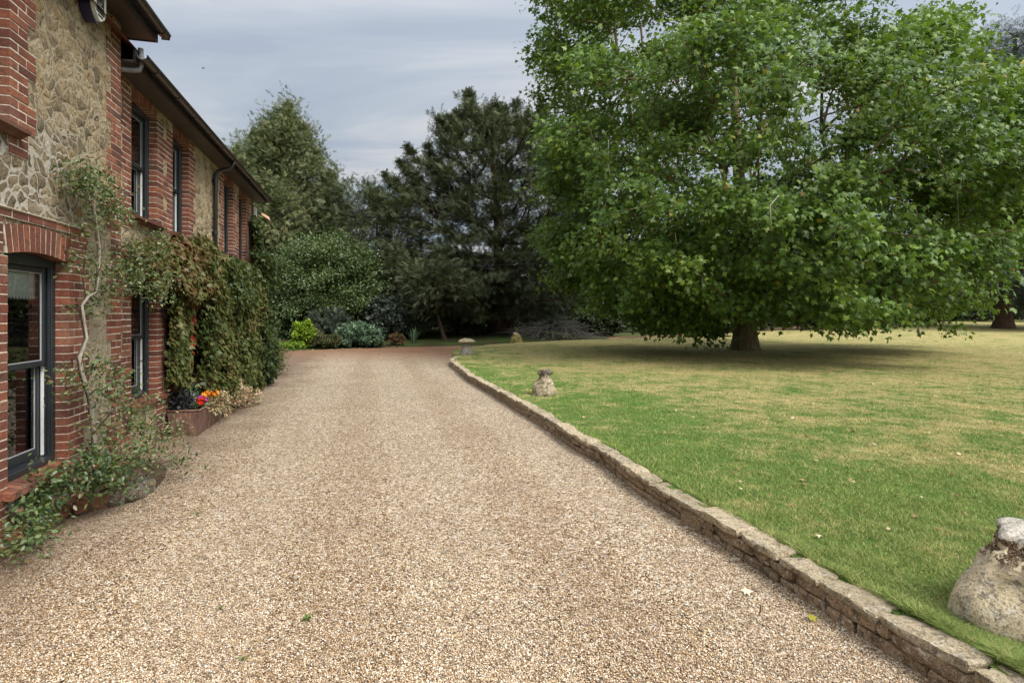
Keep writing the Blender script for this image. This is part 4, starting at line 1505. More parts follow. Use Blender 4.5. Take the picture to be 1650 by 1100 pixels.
def in_crown(n, ells, outline=None, shell=0.5, seed=1, zmin=0.3, avoid=None):
    """points inside a union of ellipsoids (cx,cy,cz,rx,ry,rz,weight), kept inside the crown's outline"""
    r = np.random.default_rng(seed)
    W_ = np.array([e[6] for e in ells], float)
    W_ /= W_.sum()
    out_ = []
    while sum(len(o) for o in out_) < n:
        k = r.choice(len(ells), 4000, p=W_)
        E = np.array([e[:6] for e in ells])[k]
        d = unit(r.normal(size=(4000, 3)))
        rr = shell + (1 - shell) * r.random(4000) ** 0.7
        small = r.random(4000) < 0.15
        rr[small] = r.random(small.sum()) ** 0.5
        P = E[:, :3] + d * rr[:, None] * E[:, 3:6]
        ok = P[:, 2] > zmin
        if outline is not None:
            x = CX + F * P[:, 0] / P[:, 1]
            y = HY - F * (P[:, 2] - CAM_H) / P[:, 1]
            ok &= in_poly(x, y, outline)
        out_.append(P[ok])
    return np.vstack(out_)[:n]


def clump_leaves(C, O, per, sig, flat, rnd, seed, up=0.8, droop=0.3, outw=0.7, nout=0.5):
    """leaf positions, directions and normals round clump centres C with outward directions O"""
    r = np.random.default_rng(seed)
    n = len(C) * per
    c = np.repeat(C, per, 0)
    o = np.repeat(O, per, 0)
    s = np.repeat(sig, per) if hasattr(sig, '__len__') else np.full(n, sig)
    g = r.normal(size=(n, 3)) * s[:, None]
    g[:, 2] *= flat
    g += o * (np.abs(r.normal(size=n)) * s * 0.6)[:, None]
    P = c + g
    D = o * outw + r.normal(size=(n, 3)) * rnd + np.array((0, 0, -droop))
    N = np.array((0, 0, up)) + o * nout + r.normal(size=(n, 3)) * 0.45
    return P, D, N, o


def leaders(tips, Y, cen, L, n, seed):
    """chains of small clumps that end in the free shoots at the crown's rim"""
    r = np.random.default_rng(seed)
    out_ = []
    for (x, y) in tips:
        t = at_depth(x, y, Y + r.uniform(-1.2, 1.2))
        d = unit(np.array(cen) - t)
        d = unit(d + np.array((0, 0, -0.5)))
        for k in range(n):
            out_.append(t + d * L * (k + 0.35) / n + r.normal(0, 0.06, 3) * (0.3 + k))
    return np.array(out_)


def tree(name, label, base, trunk_r, trunk_pts, C, leaf, mats, tmpl, per, sig, flat, size, seed, group=None, cat='tree',
         r_tip=0.02, power=0.42, rnd=0.6, up=0.8, droop=0.3, outw=0.7, balance=0.3, rmin=0.012, tshift=0.0, trange=0.5, step=0.9, flare=1.5, center=None, sag=0.0, nout=0.5, O=None, odds=0.006):
    base = np.array(base, float)
    e = empty(name, tuple(base), label, cat, group)
    tp = [np.array(p, float) for p in trunk_pts]
    A, par, tips, ntr = grow(base, tp, C, seed=seed, balance=balance, step=step, sag=sag)
    mb = MB()
    dens = []
    for i in range(len(tp) - 1):
        for k in range(4):
            dens.append(tp[i] + (tp[i + 1] - tp[i]) * k / 4)
    dens.append(tp[-1])
    nD = len(dens)
    rr = []
    for i in range(nD):
        f = i / (nD - 1)
        h = dens[i][2] - base[2]
        rr.append(trunk_r * (1 - 0.8 * f) * (1 + (flare - 1) * math.exp(-max(h, 0) / (trunk_r * 0.8))))
    mb.tube([p - base for p in dens], rr, 14, cap=False)
    limb_mesh(mb, A, par, r_tip, power, trunk_r * 0.6, ntr, 5, rmin, base)
    mb.build('trunk', mats[0], e, smooth=True)
    cen = np.array(center if center is not None else tp[len(tp) // 2], float)
    if O is None:
        O = unit((C - cen) * np.array((1, 1, 0.7)))
    P, D, N, o = clump_leaves(C, O, per, sig, flat, rnd, seed + 1, up, droop, outw, nout)
    r = np.random.default_rng(seed + 2)
    cl = np.repeat(r.normal(0, 0.10, len(C)), per)
    ti = np.clip(0.5 + tshift + cl + r.normal(0, trange * 0.4, len(P)), 0, 0.94)
    odd = r.random(len(P)) < odds
    ti[odd] = r.uniform(0.95, 1.0, odd.sum())
    sz = size * r.uniform(0.65, 1.2, len(P))
    keep = P[:, 2] > base[2] + 0.08
    leaves('crown', mats[1], e, tmpl, P[keep], D[keep], N[keep], sz[keep], ti[keep], base)
    return e


# ================================================================== THE BIG PLANE TREE
TB = np.array((10.4, 25.4, 0.12))
OUT_PLANE = [(868, -400), (872, -60), (862, 30), (850, 78), (870, 120), (862, 165), (874, 205), (872, 250), (884, 280), (874, 318), (893, 352), (880, 385), (902, 415), (868, 440), (898, 470), (912, 512), (950, 500), (1000, 495), (1050, 520), (1100, 530), (1135, 552), (1180, 520), (1240, 502), (1300, 512), (1330, 520), (1400, 520), (1445, 512), (1480, 528), (1530, 548), (1545, 515), (1575, 500), (1590, 470), (1640, 452), (1628, 425), (1600, 405), (1660, 385), (1740, 330), (1760, 200), (1690, 140), (1648, 128), (1610, 92), (1570, 60), (1545, 20), (1520, 50), (1490, 30), (1440, -5), (1380, -40), (1300, -100), (1300, -400)]
ELL = [(11.0, 25.0, 9.5, 11.0, 9.5, 8.5, 3.0), (9.0, 25.5, 14.0, 8.5, 8.5, 6.5, 1.4),
       (6.5, 22.5, 4.6, 5.5, 4.5, 3.4, 0.6), (13.0, 18.8, 4.2, 6.5, 4.0, 3.4, 0.8), (18.0, 23.0, 5.0, 5.5, 6.0, 3.6, 0.7), (10.0, 20.0, 3.6, 4.0, 3.4, 2.6, 0.4), (9.5, 17.5, 8.0, 7.5, 3.5, 5.0, 0.6),
       (3.6, 24.0, 9.5, 3.6, 3.5, 7.5, 0.9), (4.5, 23.5, 3.8, 4.0, 3.5, 2.6, 0.5), (17.5, 23.0, 10.0, 4.5, 4.5, 3.6, 0.8)]
Cb = in_crown(350, ELL, OUT_PLANE, 0.7, 3, 1.0)
rp = np.random.default_rng(77)
Cp = Cb[rp.integers(0, len(Cb), 3800)]
Cp = Cp + rp.normal(size=Cp.shape) * np.array((0.66, 0.66, 0.42))
ox = CX + F * Cp[:, 0] / Cp[:, 1]
oy = HY - F * (Cp[:, 2] - CAM_H) / Cp[:, 1]
Cp = Cp[in_poly(ox, oy, OUT_PLANE) & (Cp[:, 2] > 0.95)][:2450]
trunk = [TB + np.array(p) for p in ((0, 0, -0.1), (0.02, 0, 1.5), (0.05, 0.1, 3.2), (0.0, 0.2, 5.5), (-0.2, 0.2, 8.0), (-0.4, 0.1, 11.0), (-0.6, 0.0, 14.0))]
tree('plane_tree', 'large spreading plane tree with lobed bright green leaves standing on the lawn', TB, 0.52, trunk, Cp, None, (M['bark'], M['leaf_plane']), PLANE, 78, 0.32, 0.7, 0.184, 11,
     r_tip=0.013, rnd=0.6, up=0.6, droop=0.5, nout=0.7, trange=0.5, balance=0.22, rmin=0.014, step=1.0, center=(10.4, 26.5, 7.0), flare=1.45)

plane = bpy.data.objects['plane_tree']
rp = np.random.default_rng(78)
front = [c for c in Cp if c[1] < 24 and c[2] < 12]
for k in rp.choice(len(front), 80, replace=False):
    q = front[k] - TB
    o = unit(q * np.array((1, 1, 0)) + np.array((0, -0.5, 0)))
    d = o * rp.uniform(0.2, 0.9) + rp.normal(0, 0.35, 3) + np.array((0, 0, -rp.uniform(0.2, 1.0)))
    L = rp.uniform(0.7, 1.6)
    p0 = q - o * 0.2 + np.array((0, 0, 0.5))
    mid = p0 + unit(d) * L * 0.5 + rp.normal(0, 0.10, 3)
    p2 = p0 + unit(d + np.array((0, 0, -0.5))) * L
    p2[2] = max(p2[2], 0.75)
    mb = MB()
    mb.tube([p0, mid, p2], [0.018, 0.014, 0.006], 5, cap=False)
    mb.build('hanging_twig', M['bark_pale'], plane, smooth=True)

# ================================================================== YEWS, CYPRESS AND OTHER TREES BEHIND THE DRIVE
OUT_YEW = [(757, 150), (766, 176), (784, 182), (800, 170), (812, 182), (832, 168), (845, 185), (870, 180), (900, 170), (980, 200), (980, 530), (905, 520), (880, 525), (840, 500), (760, 518), (700, 522), (640, 505), (600, 480), (585, 440), (592, 400), (590, 350), (600, 330), (630, 335), (622, 283), (655, 300), (665, 285), (656, 236), (676, 246), (690, 236), (704, 262), (716, 250), (706, 192), (722, 200), (738, 185), (748, 195)]
by = ground_on(800, 536)
ELL = [(by[0] + 0.3, by[1], 8.2, 6.4, 5.5, 8.0, 2.0), (by[0] - 4.5, by[1] - 0.5, 5.5, 5.0, 4.5, 4.8, 1.2), (by[0] + 3.0, by[1] - 1.0, 4.5, 4.5, 4.0, 3.6, 0.8), (by[0] - 2.0, by[1] - 3.0, 3.6, 4.5, 2.5, 2.3, 0.7), (by[0] - 1.5, by[1], 12.5, 3.5, 3, 4.5, 0.6), (by[0] + 3.2, by[1], 10.0, 3.4, 3.2, 5.5, 0.9)]
Cy = in_crown(760, ELL, OUT_YEW, 0.55, 21, 1.5)
Cy = np.vstack([Cy, leaders([(757, 152), (768, 178), (712, 196), (722, 192), (660, 238), (640, 290), (624, 283), (690, 238), (706, 262), (800, 172), (832, 166), (850, 186), (872, 176), (735, 184), (600, 312), (648, 262), (785, 186), (812, 178)], by[1], (by[0], by[1], 5.0), 2.4, 7, 25)])
ly = np.r_[np.full(760, 0.42), np.tile(np.linspace(0.1, 0.34, 7), 18)]
tr = [by + np.array(p) for p in ((0, 0, -0.1), (0.1, 0, 1.5), (0.2, 0.1, 3.5), (0.1, 0.2, 6.5), (0.0, 0.1, 9.5), (-0.4, 0, 13.0))]
yew = tree('yew_tree', 'dark broad yew with spiky arching shoots and a thick twin trunk beyond the drive', by, 0.62, tr, Cy, None, (M['bark_red'], M['leaf_yew']), SPRAY_YEW, 46, ly, 0.4, 0.6, 22, 'evergreen trees beyond the drive',
           r_tip=0.022, rnd=0.45, up=0.7, droop=0.05, outw=0.9, balance=0.2, step=1.1, flare=1.35, center=(by[0], by[1] + 1, 4.0))
mb = MB()
mb.tube([(0.85, 0.3, -0.1), (0.78, 0.25, 1.2), (0.6, 0.3, 3.0), (0.9, 0.3, 6.0)], [0.55, 0.42, 0.36, 0.2], 12, cap=False)
mb.build('second_trunk', M['bark_red'], yew, smooth=True)

# thin leaning young yew
b2 = ground_on(717, 547)
Cc = in_crown(90, [(b2[0] - 0.6, b2[1], 3.3, 2.2, 1.6, 1.6, 1)], None, 0.4, 31, 1.4)
tr = [b2 + np.array(p) for p in ((0, 0, -0.1), (-0.25, 0, 0.8), (-0.55, 0.1, 1.7), (-0.7, 0.1, 2.8), (-0.6, 0.1, 4.0))]
tree('yew_tree', 'young yew with a thin bare leaning stem left of the broad yew', b2, 0.14, tr, Cc, None, (M['bark_red'], M['leaf_yew']), SPRAY_YEW, 40, 0.4, 0.5, 0.5, 32, 'evergreen trees beyond the drive', r_tip=0.014, rnd=0.45, outw=0.8, tshift=0.05)

# loose yew between cypress and broad yew
OUT_Y2 = [(545, 305), (558, 312), (570, 296), (584, 318), (600, 306), (610, 325), (618, 318), (640, 345), (668, 350), (680, 420), (680, 520), (530, 520), (520, 420), (530, 330)]
b3 = np.array(((590 - CX) / F * 40.0, 40.0, 0.4))
Cc = in_crown(300, [(b3[0], b3[1], 5.5, 5.2, 4, 5.4, 1)], OUT_Y2, 0.45, 41, 1.0)
tr = [b3 + np.array(p) for p in ((0, 0, -0.1), (0.1, 0, 2.0), (0.0, 0.1, 5.0), (-0.2, 0.1, 8.5))]
tree('yew_tree', 'loose thin topped yew between the tall cypress and the broad yew', b3, 0.35, tr, Cc, None, (M['bark_red'], M['leaf_yew']), SPRAY_YEW, 42, 0.55, 0.55, 0.6, 42, 'evergreen trees beyond the drive', r_tip=0.02, rnd=0.45, outw=0.8, tshift=0.02, droop=0.1)

# tall cypress
OUT_CY = [(466, 168), (474, 192), (488, 205), (490, 225), (505, 240), (508, 265), (522, 272), (530, 296), (545, 305), (552, 340), (562, 400), (570, 520), (400, 520), (330, 420), (340, 300), (365, 240), (378, 236), (390, 222), (398, 216), (412, 210), (425, 200), (432, 204), (445, 190), (455, 185)]
b4 = np.array(((452 - CX) / F * 40.0, 40.0, 0.0))
ELL = [(b4[0], b4[1], 5.5, 5.2, 4.6, 6.0, 1.6), (b4[0] + 0.2, b4[1], 10.0, 3.6, 3.2, 5.0, 1.0), (b4[0] - 2.3, b4[1] + 0.5, 8.8, 3.0, 3, 5.2, 0.9), (b4[0] + 0.5, b4[1], 13.3, 1.7, 1.7, 3.3, 0.5)]
Cc = in_crown(560, ELL, OUT_CY, 0.55, 51, 0.6)
Cc = np.vstack([Cc, leaders([(466, 170), (462, 182), (488, 206), (508, 244), (530, 282), (386, 240), (412, 214), (448, 194), (545, 308)], b4[1], (b4[0], b4[1], 8.0), 2.0, 6, 55)])
lc = np.r_[np.full(560, 0.5), np.tile(np.linspace(0.1, 0.34, 6), 9)]
tr = [b4 + np.array(p) for p in ((0, 0, -0.1), (0.1, 0, 3.0), (0.2, 0.1, 7.0), (0.3, 0.1, 11.0), (0.55, 0.0, 15.6))]
tree('cypress_tree', 'tall dense olive green cypress rising behind the far end of the house', b4, 0.5, tr, Cc, None, (M['bark_red'], M['leaf_cypress']), SPRAY_CYP, 105, lc, 0.8, 0.37, 52, 'evergreen trees beyond the drive', r_tip=0.02, rnd=0.5, up=0.2, droop=0.25, outw=0.8, tshift=0.02)

# round leafy evergreen in front of the cypress
OUT_HO = [(440, 470), (446, 430), (462, 405), (480, 396), (500, 385), (520, 388), (545, 380), (570, 395), (600, 410), (612, 440), (606, 470), (604, 525), (440, 540)]
b5 = np.array(((520 - CX) / F * 35.0, 35.0, 0.25))
Cc = in_crown(420, [(b5[0], b5[1], 3.0, 3.6, 2.8, 3.6, 1)], OUT_HO, 0.6, 61, 0.3)
tr = [b5 + np.array(p) for p in ((0, 0, -0.1), (0.1, 0, 1.0), (0.0, 0.1, 3.0), (0.1, 0.1, 5.0))]
tree('evergreen_tree', 'rounded mid green leafy evergreen tree in front of the cypress', b5, 0.22, tr, Cc, None, (M['bark_dark'], M['leaf_holly']), OVAL, 120, 0.36, 0.6, 0.15, 62, 'evergreen trees beyond the drive', r_tip=0.012, rnd=0.55, droop=0.2, up=0.6, center=(b5[0], b5[1] + 1, 1.5))

# cedar at the right edge, beyond the lawn
b6 = np.array((40.6, 47.0, 0.62))
OUT_CE = [(1585, 90), (1600, 60), (1612, 30), (1640, 5), (1660, -60), (1900, -200), (1980, 470), (1560, 475), (1560, 430), (1600, 380), (1600, 200), (1590, 140)]
Cc = in_crown(520, [(b6[0] + 3, b6[1], 13, 12, 9, 12, 1.0), (b6[0] + 1, b6[1] - 1, 6.5, 8, 6, 3.0, 0.8), (b6[0], b6[1], 20.5, 6, 5, 5, 0.5)], OUT_CE, 0.5, 71, 3.2)
tr = [b6 + np.array(p) for p in ((0, 0, -0.3), (0, 0, 3), (0.3, 0, 8), (0.6, 0.1, 15), (1.0, 0, 24.0))]
tree('cedar_tree', 'huge grey green cedar with level branches at the right edge beyond the lawn', b6, 0.62, tr, Cc, None, (M['bark_red'], M['leaf_cedar']), SPRAY_CED, 56, 0.85, 0.14, 0.62, 72, 'trees beyond the lawn', r_tip=0.03, rnd=0.6, up=1.2, droop=-0.05, outw=0.8, step=1.3, balance=0.1, sag=0.05)

# ================================================================== SHRUBS
def shrub(name, label, px, basey, wpx, hpx, mat, tmpl, size, nC, per, seed, group=None, Y=None, cat='shrub', z=0.03, depth=0.8, tshift=0.0, rnd=0.6, flat=0.7, droop=0.1, outw=0.7, up=0.6, bark='bark_dark', zlow=0.1):
    if Y is None:
        p = ground_on(px, basey)
    else:
        X_ = (px - CX) / F * Y
        p = np.array((X_, Y, float(np.maximum(big_z(np.array([X_]), np.array([Y])), lawn_z(np.array([X_]), np.array([Y])) if Y < 72 and X_ > lawn_edge(Y) else -9)[0])))
    z = p[2]
    Y = p[1]
    hw, h = wpx / 2 / F * Y, hpx / F * Y
    r = np.random.default_rng(seed)
    lob = [(p[0], Y, z + h * 0.45, hw * 0.85, hw * depth, h * 0.5, 1.5)]
    for k in range(4):
        a = r.uniform(-0.6, 0.6)
        lob.append((p[0] + a * hw, Y + r.uniform(-0.4, 0.4) * hw * depth, z + h * r.uniform(0.3, 0.62), hw * 0.45, hw * 0.45 * depth, h * 0.34, 0.6))
    C = in_crown(nC, lob, None, 0.55, seed, z + zlow)
    sig = 0.32 * math.sqrt(hw * h / nC) * 2.0
    tr = [p + np.array(q) for q in ((0, 0, -0.05), (0.02 * hw, 0, 0.15 * h), (0.0, 0.02, 0.4 * h))]
    return tree(name, label, p, max(0.02, 0.05 * hw), tr, C, None, (M[bark], M[mat]), tmpl, per, sig, flat, size, seed, group, cat, r_tip=0.005, power=0.4, rnd=rnd, up=up, droop=droop, outw=outw, rmin=0.006, step=0.35, tshift=tshift, center=(p[0], Y + 0.2 * hw, z + 0.1 * h), flare=1.1)


SB = 'shrubs in the bed beyond the drive'
shrub('lime_shrub', 'bright lime green rounded shrub in the bed near the house end', 487, 561, 40, 44, 'leaf_lime', OVAL, 0.13, 90, 60, 101, SB)
shrub('ground_cover_plant', 'low yellow green plants along the drive edge below the lime shrub', 462, 566, 46, 15, 'leaf_lime', OVAL, 0.09, 60, 45, 102, SB, tshift=-0.3)
shrub('dark_laurel', 'dark glossy laurel behind the lime shrub beside the creeper', 468, 552, 62, 80, 'leaf_dark', OVAL, 0.16, 150, 70, 103, SB, Y=33.5, tshift=0.2)
shrub('grey_shrub', 'grey green fine leaved shrub right of and behind the lime shrub', 532, 553, 66, 56, 'leaf_grey', SPRAY_YEW, 0.3, 140, 40, 104, SB, Y=32.5, up=0.3, outw=1.0, droop=-0.3)
shrub('rusty_shrub', 'low rusty green shrub right of the lime shrub at the drive edge', 517, 561, 72, 27, 'leaf_rust', OVAL, 0.10, 110, 60, 105, SB)
shrub('silver_shrub', 'silvery green spurge like shrub at the middle of the bed', 578, 558, 84, 40, 'leaf_silver', OVAL, 0.15, 150, 60, 106, SB)
shrub('green_shrub', 'low green shrub below the silvery one at the drive edge', 596, 559, 50, 22, 'leaf_holly', OVAL, 0.1, 80, 50, 107, SB, tshift=0.15)
shrub('sedum_plant', 'small brown headed sedum between the two sword leaved clumps', 641, 556, 30, 20, 'leaf_rust', OVAL, 0.07, 60, 60, 108, SB, tshift=0.4)
shrub('rhododendron', 'large dark rhododendron with pale leaf tips behind the sword leaved clumps', 622, 552, 84, 74, 'leaf_grey', OVAL, 0.2, 170, 60, 109, SB, Y=34.0, tshift=-0.05)
shrub('rhododendron', 'dark rhododendron behind the right hand sword leaved clump', 668, 550, 60, 52, 'leaf_dark', OVAL, 0.18, 120, 60, 110, SB, Y=34.8, tshift=0.25)
shrub('dark_shrub', 'low dark shrub left of the twin yew trunk', 757, 545, 56, 32, 'leaf_dark', OVAL, 0.16, 100, 60, 111, SB, Y=38.0, tshift=0.2)

GB = 'dark shrubs and hedging beyond the track'
k = 0
for (px, Y, w_, h_, lab, mt, tp_, sz, ts) in (
        (975, 44.0, 80, 44, 'dark bushy shrub under the left skirt of the plane tree', 'leaf_dark', OVAL, 0.2, 0.35),
        (1072, 40.5, 90, 62, 'rounded black green shrub at the end of the track', 'leaf_dark', OVAL, 0.18, 0.15),
        (1150, 40.0, 110, 84, 'wide dark hedge shrub just left of the plane trunk', 'leaf_dark', OVAL, 0.2, -0.05),
        (1315, 48.0, 200, 96, 'wide dark hedge shrub right of the plane trunk', 'leaf_dark', OVAL, 0.24, -0.1),
        (1460, 52.0, 190, 100, 'wide dark hedge shrub below the right boughs of the plane tree', 'leaf_dark', OVAL, 0.24, -0.15),
        (1575, 62.0, 120, 90, 'dark hedge shrub left of the cedar trunk', 'leaf_dark', OVAL, 0.24, -0.1),
        (1715, 60.0, 130, 100, 'dark hedge shrub right of the cedar trunk', 'leaf_dark', OVAL, 0.24, -0.1),
        (905, 50.0, 150, 80, 'dark evergreen thicket behind the heap of dead branches', 'leaf_dark', OVAL, 0.24, -0.1),
        (760, 47.0, 170, 80, 'dark evergreen thicket behind the twin yew trunk', 'leaf_dark', OVAL, 0.24, -0.15),
        (1225, 60.0, 130, 70, 'dark hedge shrub beyond the slim distant trunk', 'leaf_dark', OVAL, 0.24, -0.1),
        (640, 44.0, 150, 90, 'dark evergreen thicket behind the rhododendrons', 'leaf_dark', OVAL, 0.24, -0.1)):
    k += 1
    X = (px - CX) / F * Y
    shrub('dark_shrub', lab, px, 0, w_, h_, mt, tp_, sz, 230, 62, 120 + k, GB, Y=Y, tshift=ts, depth=0.7)

# tall dark trees that close the view behind the hedge
for k, (px, Y, w_, h_, lab) in enumerate((
        (700, 62, 300, 95, 'dark woodland tree behind the left side of the yews'),
        (905, 60, 230, 120, 'dark woodland tree behind the right side of the broad yew'),
        (1060, 66, 240, 150, 'dark woodland tree behind the left half of the plane tree'),
        (1260, 70, 260, 150, 'dark woodland tree behind the plane trunk'),
        (1450, 72, 260, 160, 'dark woodland tree behind the right half of the plane tree'),
        (1640, 76, 260, 190, 'dark woodland tree behind the cedar'),
        (430, 56, 240, 130, 'dark woodland tree behind the cypress foot'))):
    X = (px - CX) / F * Y
    zz = float(big_z(np.array([X]), np.array([Y]))[0])
    shrub('woodland_tree', lab, px, 0, w_, h_, 'leaf_dark', SPRAY_YEW, 1.1, 300, 34, 160 + k, 'woodland trees closing the view', Y=Y, z=zz, cat='tree', depth=0.5, tshift=0.1, zlow=0.3)

# distant slim trunk right of the plane trunk
X, Y = (1231 - CX) / F * 47.0, 47.0
p = np.array((X, Y, float(big_z(np.array([X]), np.array([Y]))[0])))
Cc = in_crown(140, [(X, Y + 1, 6.0, 3.0, 2.5, 2.8, 1)], None, 0.4, 81, 3.0)
tr = [p + np.array(q) for q in ((0, 0, -0.1), (0, 0, 1.5), (0.1, 0.2, 3.5), (0, 0.3, 6.0))]
tree('evergreen_tree', 'slim trunked dark tree seen just right of the plane trunk', p, 0.3, tr, Cc, None, (M['bark_dark'], M['leaf_dark']), SPRAY_YEW, 36, 0.6, 0.5, 0.7, 82, 'trees beyond the lawn', r_tip=0.015)


# sword leaved clumps
def sword_clump(px, basey, wpx, hpx, n, seed, label):
    p = ground_on(px, basey)
    r = np.random.default_rng(seed)
    hw, h = wpx / 2 / F * p[1], hpx / F * p[1]
    e = empty('sword_leaved_plant', tuple(p), label, 'plant', 'sword leaved clumps in the bed')
    for i in range(n):
        a = r.uniform(0, 6.283)
        lean = r.uniform(0.1, 1.0)
        d = np.array((math.cos(a), math.sin(a) * 0.8, 0)) * hw * lean
        L = h * r.uniform(0.7, 1.05) * (1.05 - 0.3 * lean)
        s = np.array((-math.sin(a), math.cos(a), 0)) * 0.035
        b0 = d * 0.15
        pts = [b0 + (d - b0) * f ** 1.4 + np.array((0, 0, L * (f - 0.18 * lean * f ** 3))) for f in (0, 0.35, 0.7, 1.0)]
        wd = (0.8, 1.1, 0.8, 0.08)
        V, T = [], []
        for q, w_ in zip(pts, wd):
            V += [q - s * w_, q + np.array((0, 0, 0.006)), q + s * w_]
        for j in range(3):
            b_ = j * 3
            T += [(b_, b_ + 1, b_ + 4, b_ + 3), (b_ + 1, b_ + 2, b_ + 5, b_ + 4)]
        np_mesh('leaf', V, T, M['leaf_blade'], e, tint=np.full(len(V), r.random()))


sword_clump(610, 558, 44, 34, 22, 7, 'loose grey green sword leaved clump left of the brown sedum')
sword_clump(667, 553, 38, 30, 22, 8, 'stiff upright sword leaved clump right of the brown sedum')

# heap of dead branches
p = ground_on(893, 546)
e = empty('branch_heap', tuple(p), 'low heap of grey bare dead branches beyond the track', 'branch heap')
mb = MB()
r = np.random.default_rng(5)
for i in range(330):
    a = r.uniform(0, 6.283)
    rad = r.random() ** 0.6
    q = np.array((math.cos(a) * rad * 2.2, math.sin(a) * rad * 1.2, 0))
    h = 1.35 * (1 - rad ** 2) * r.uniform(0.3, 1.0)
    d = np.array((math.cos(a) * 1.1 + r.normal(0, .5), math.sin(a) * 0.7 + r.normal(0, .4), r.uniform(-0.5, 0.25)))
    L = r.uniform(0.5, 1.2)
    p0 = q + np.array((0, 0, max(h, 0.03)))
    p1 = p0 + d * L * 0.5 + np.array((0, 0, 0.15))
    p2 = p0 + d * L
    p2[2] = max(p2[2] - 0.1, 0.0)
    mb.tube([p0, p1, p2], [0.022, 0.016, 0.006], 4, cap=False)
mb.build('branches', M['twig_grey'], e)


def hedge(label, ends, h, depth, n, seed, size=0.34):
    r = np.random.default_rng(seed)
    q = r.random(n) * (len(ends) - 1)
    i = np.minimum(q.astype(int), len(ends) - 2)
    E = np.array([((x - CX) / F * Y, Y) for x, Y in ends])
    c = E[i] + (E[i + 1] - E[i]) * (q - i)[:, None]
    d = unit(E[i + 1] - E[i])
    nr = np.c_[d[:, 1], -d[:, 0]]
    a = r.uniform(-0.2, math.pi + 0.2, n)
    top = h * (0.75 + 0.5 * fbm(np.c_[c, 0 * q], 0.35, seed))
    rr = 0.75 + 0.3 * r.random(n)
    P = np.c_[c + nr * (np.cos(a) * depth * rr)[:, None], np.abs(np.sin(a)) ** 0.7 * top * rr * r.uniform(0.1, 1.0, n) ** 0.4]
    P[:, 2] += big_z(P[:, 0], P[:, 1])
    O = np.c_[nr * np.cos(a)[:, None], np.sin(a)]
    base = np.array((E[0][0], E[0][1], 0.0))
    e = empty('hedge', tuple(base), label, 'hedge', 'dark shrubs and hedging beyond the track')
    leaves('foliage', M['leaf_dark'], e, OVAL, P, O + r.normal(0, 0.6, (n, 3)), O + np.array((0, 0, 0.4)) + r.normal(0, 0.5, (n, 3)), size * r.uniform(0.6, 1.2, n), np.clip(0.4 + r.normal(0, 0.25, n), 0, 1), base)
    mb = MB()
    for k in range(40):
        f = (k + 0.5) / 40 * (len(ends) - 1)
        j = min(int(f), len(ends) - 2)
        c_ = E[j] + (E[j + 1] - E[j]) * (f - j)
        z0 = float(big_z(np.array([c_[0]]), np.array([c_[1]]))[0])
        mb.tube([(c_[0] - base[0], c_[1] - base[1], z0 - 0.1), (c_[0] - base[0] + r.normal(0, .2), c_[1] - base[1], z0 + 1.0), (c_[0] - base[0] + r.normal(0, .4), c_[1] - base[1], z0 + h * 0.7)], [0.09, 0.06, 0.02], 6, cap=False)
    mb.build('stem', M['bark_dark'], e, smooth=True)


hedge('long dark evergreen hedge closing the lawn behind the plane tree', [(880, 53), (1060, 54), (1250, 58), (1420, 62), (1560, 66), (1700, 66), (1900, 66)], 4.2, 1.5, 26000, 191)
hedge('dark evergreen hedge behind the yews and the shrub bed', [(380, 46), (560, 47), (740, 51), (900, 52.5)], 3.8, 1.4, 15000, 192)
# ================================================================== PLANTS ON AND BY THE HOUSE
def wall_O(n, r, out=0.8, upw=0.1):
    return unit(NDIR[None] * out + r.normal(0, 0.45, (n, 3)) + np.array((0, 0, upw)))


def px_clumps(lst, seed, n, sp):
    """clump centres spread round photo points lying at given distances D from the camera foot, in the wall's direction"""
    r = np.random.default_rng(seed)
    out_ = []
    for (x, y, D, k) in lst:
        c = on_wall(x, y, D)
        for i in range(max(1, int(round(k * n)))):
            q = c + UDIR * r.normal(0, sp) + NDIR * r.normal(0, sp * 0.6) + np.array((0, 0, r.normal(0, sp * 0.8)))
            q[2] = max(q[2], 0.05 + 0.1 * r.random())
            if NDIR @ (q - np.array((0, 0, 0))) > -2.70 or True:
                d = -(NDIR @ q)
                lim = 2.70
                if d > lim: q = q + NDIR * (d - lim)
                out_.append(q)
    return np.array(out_)


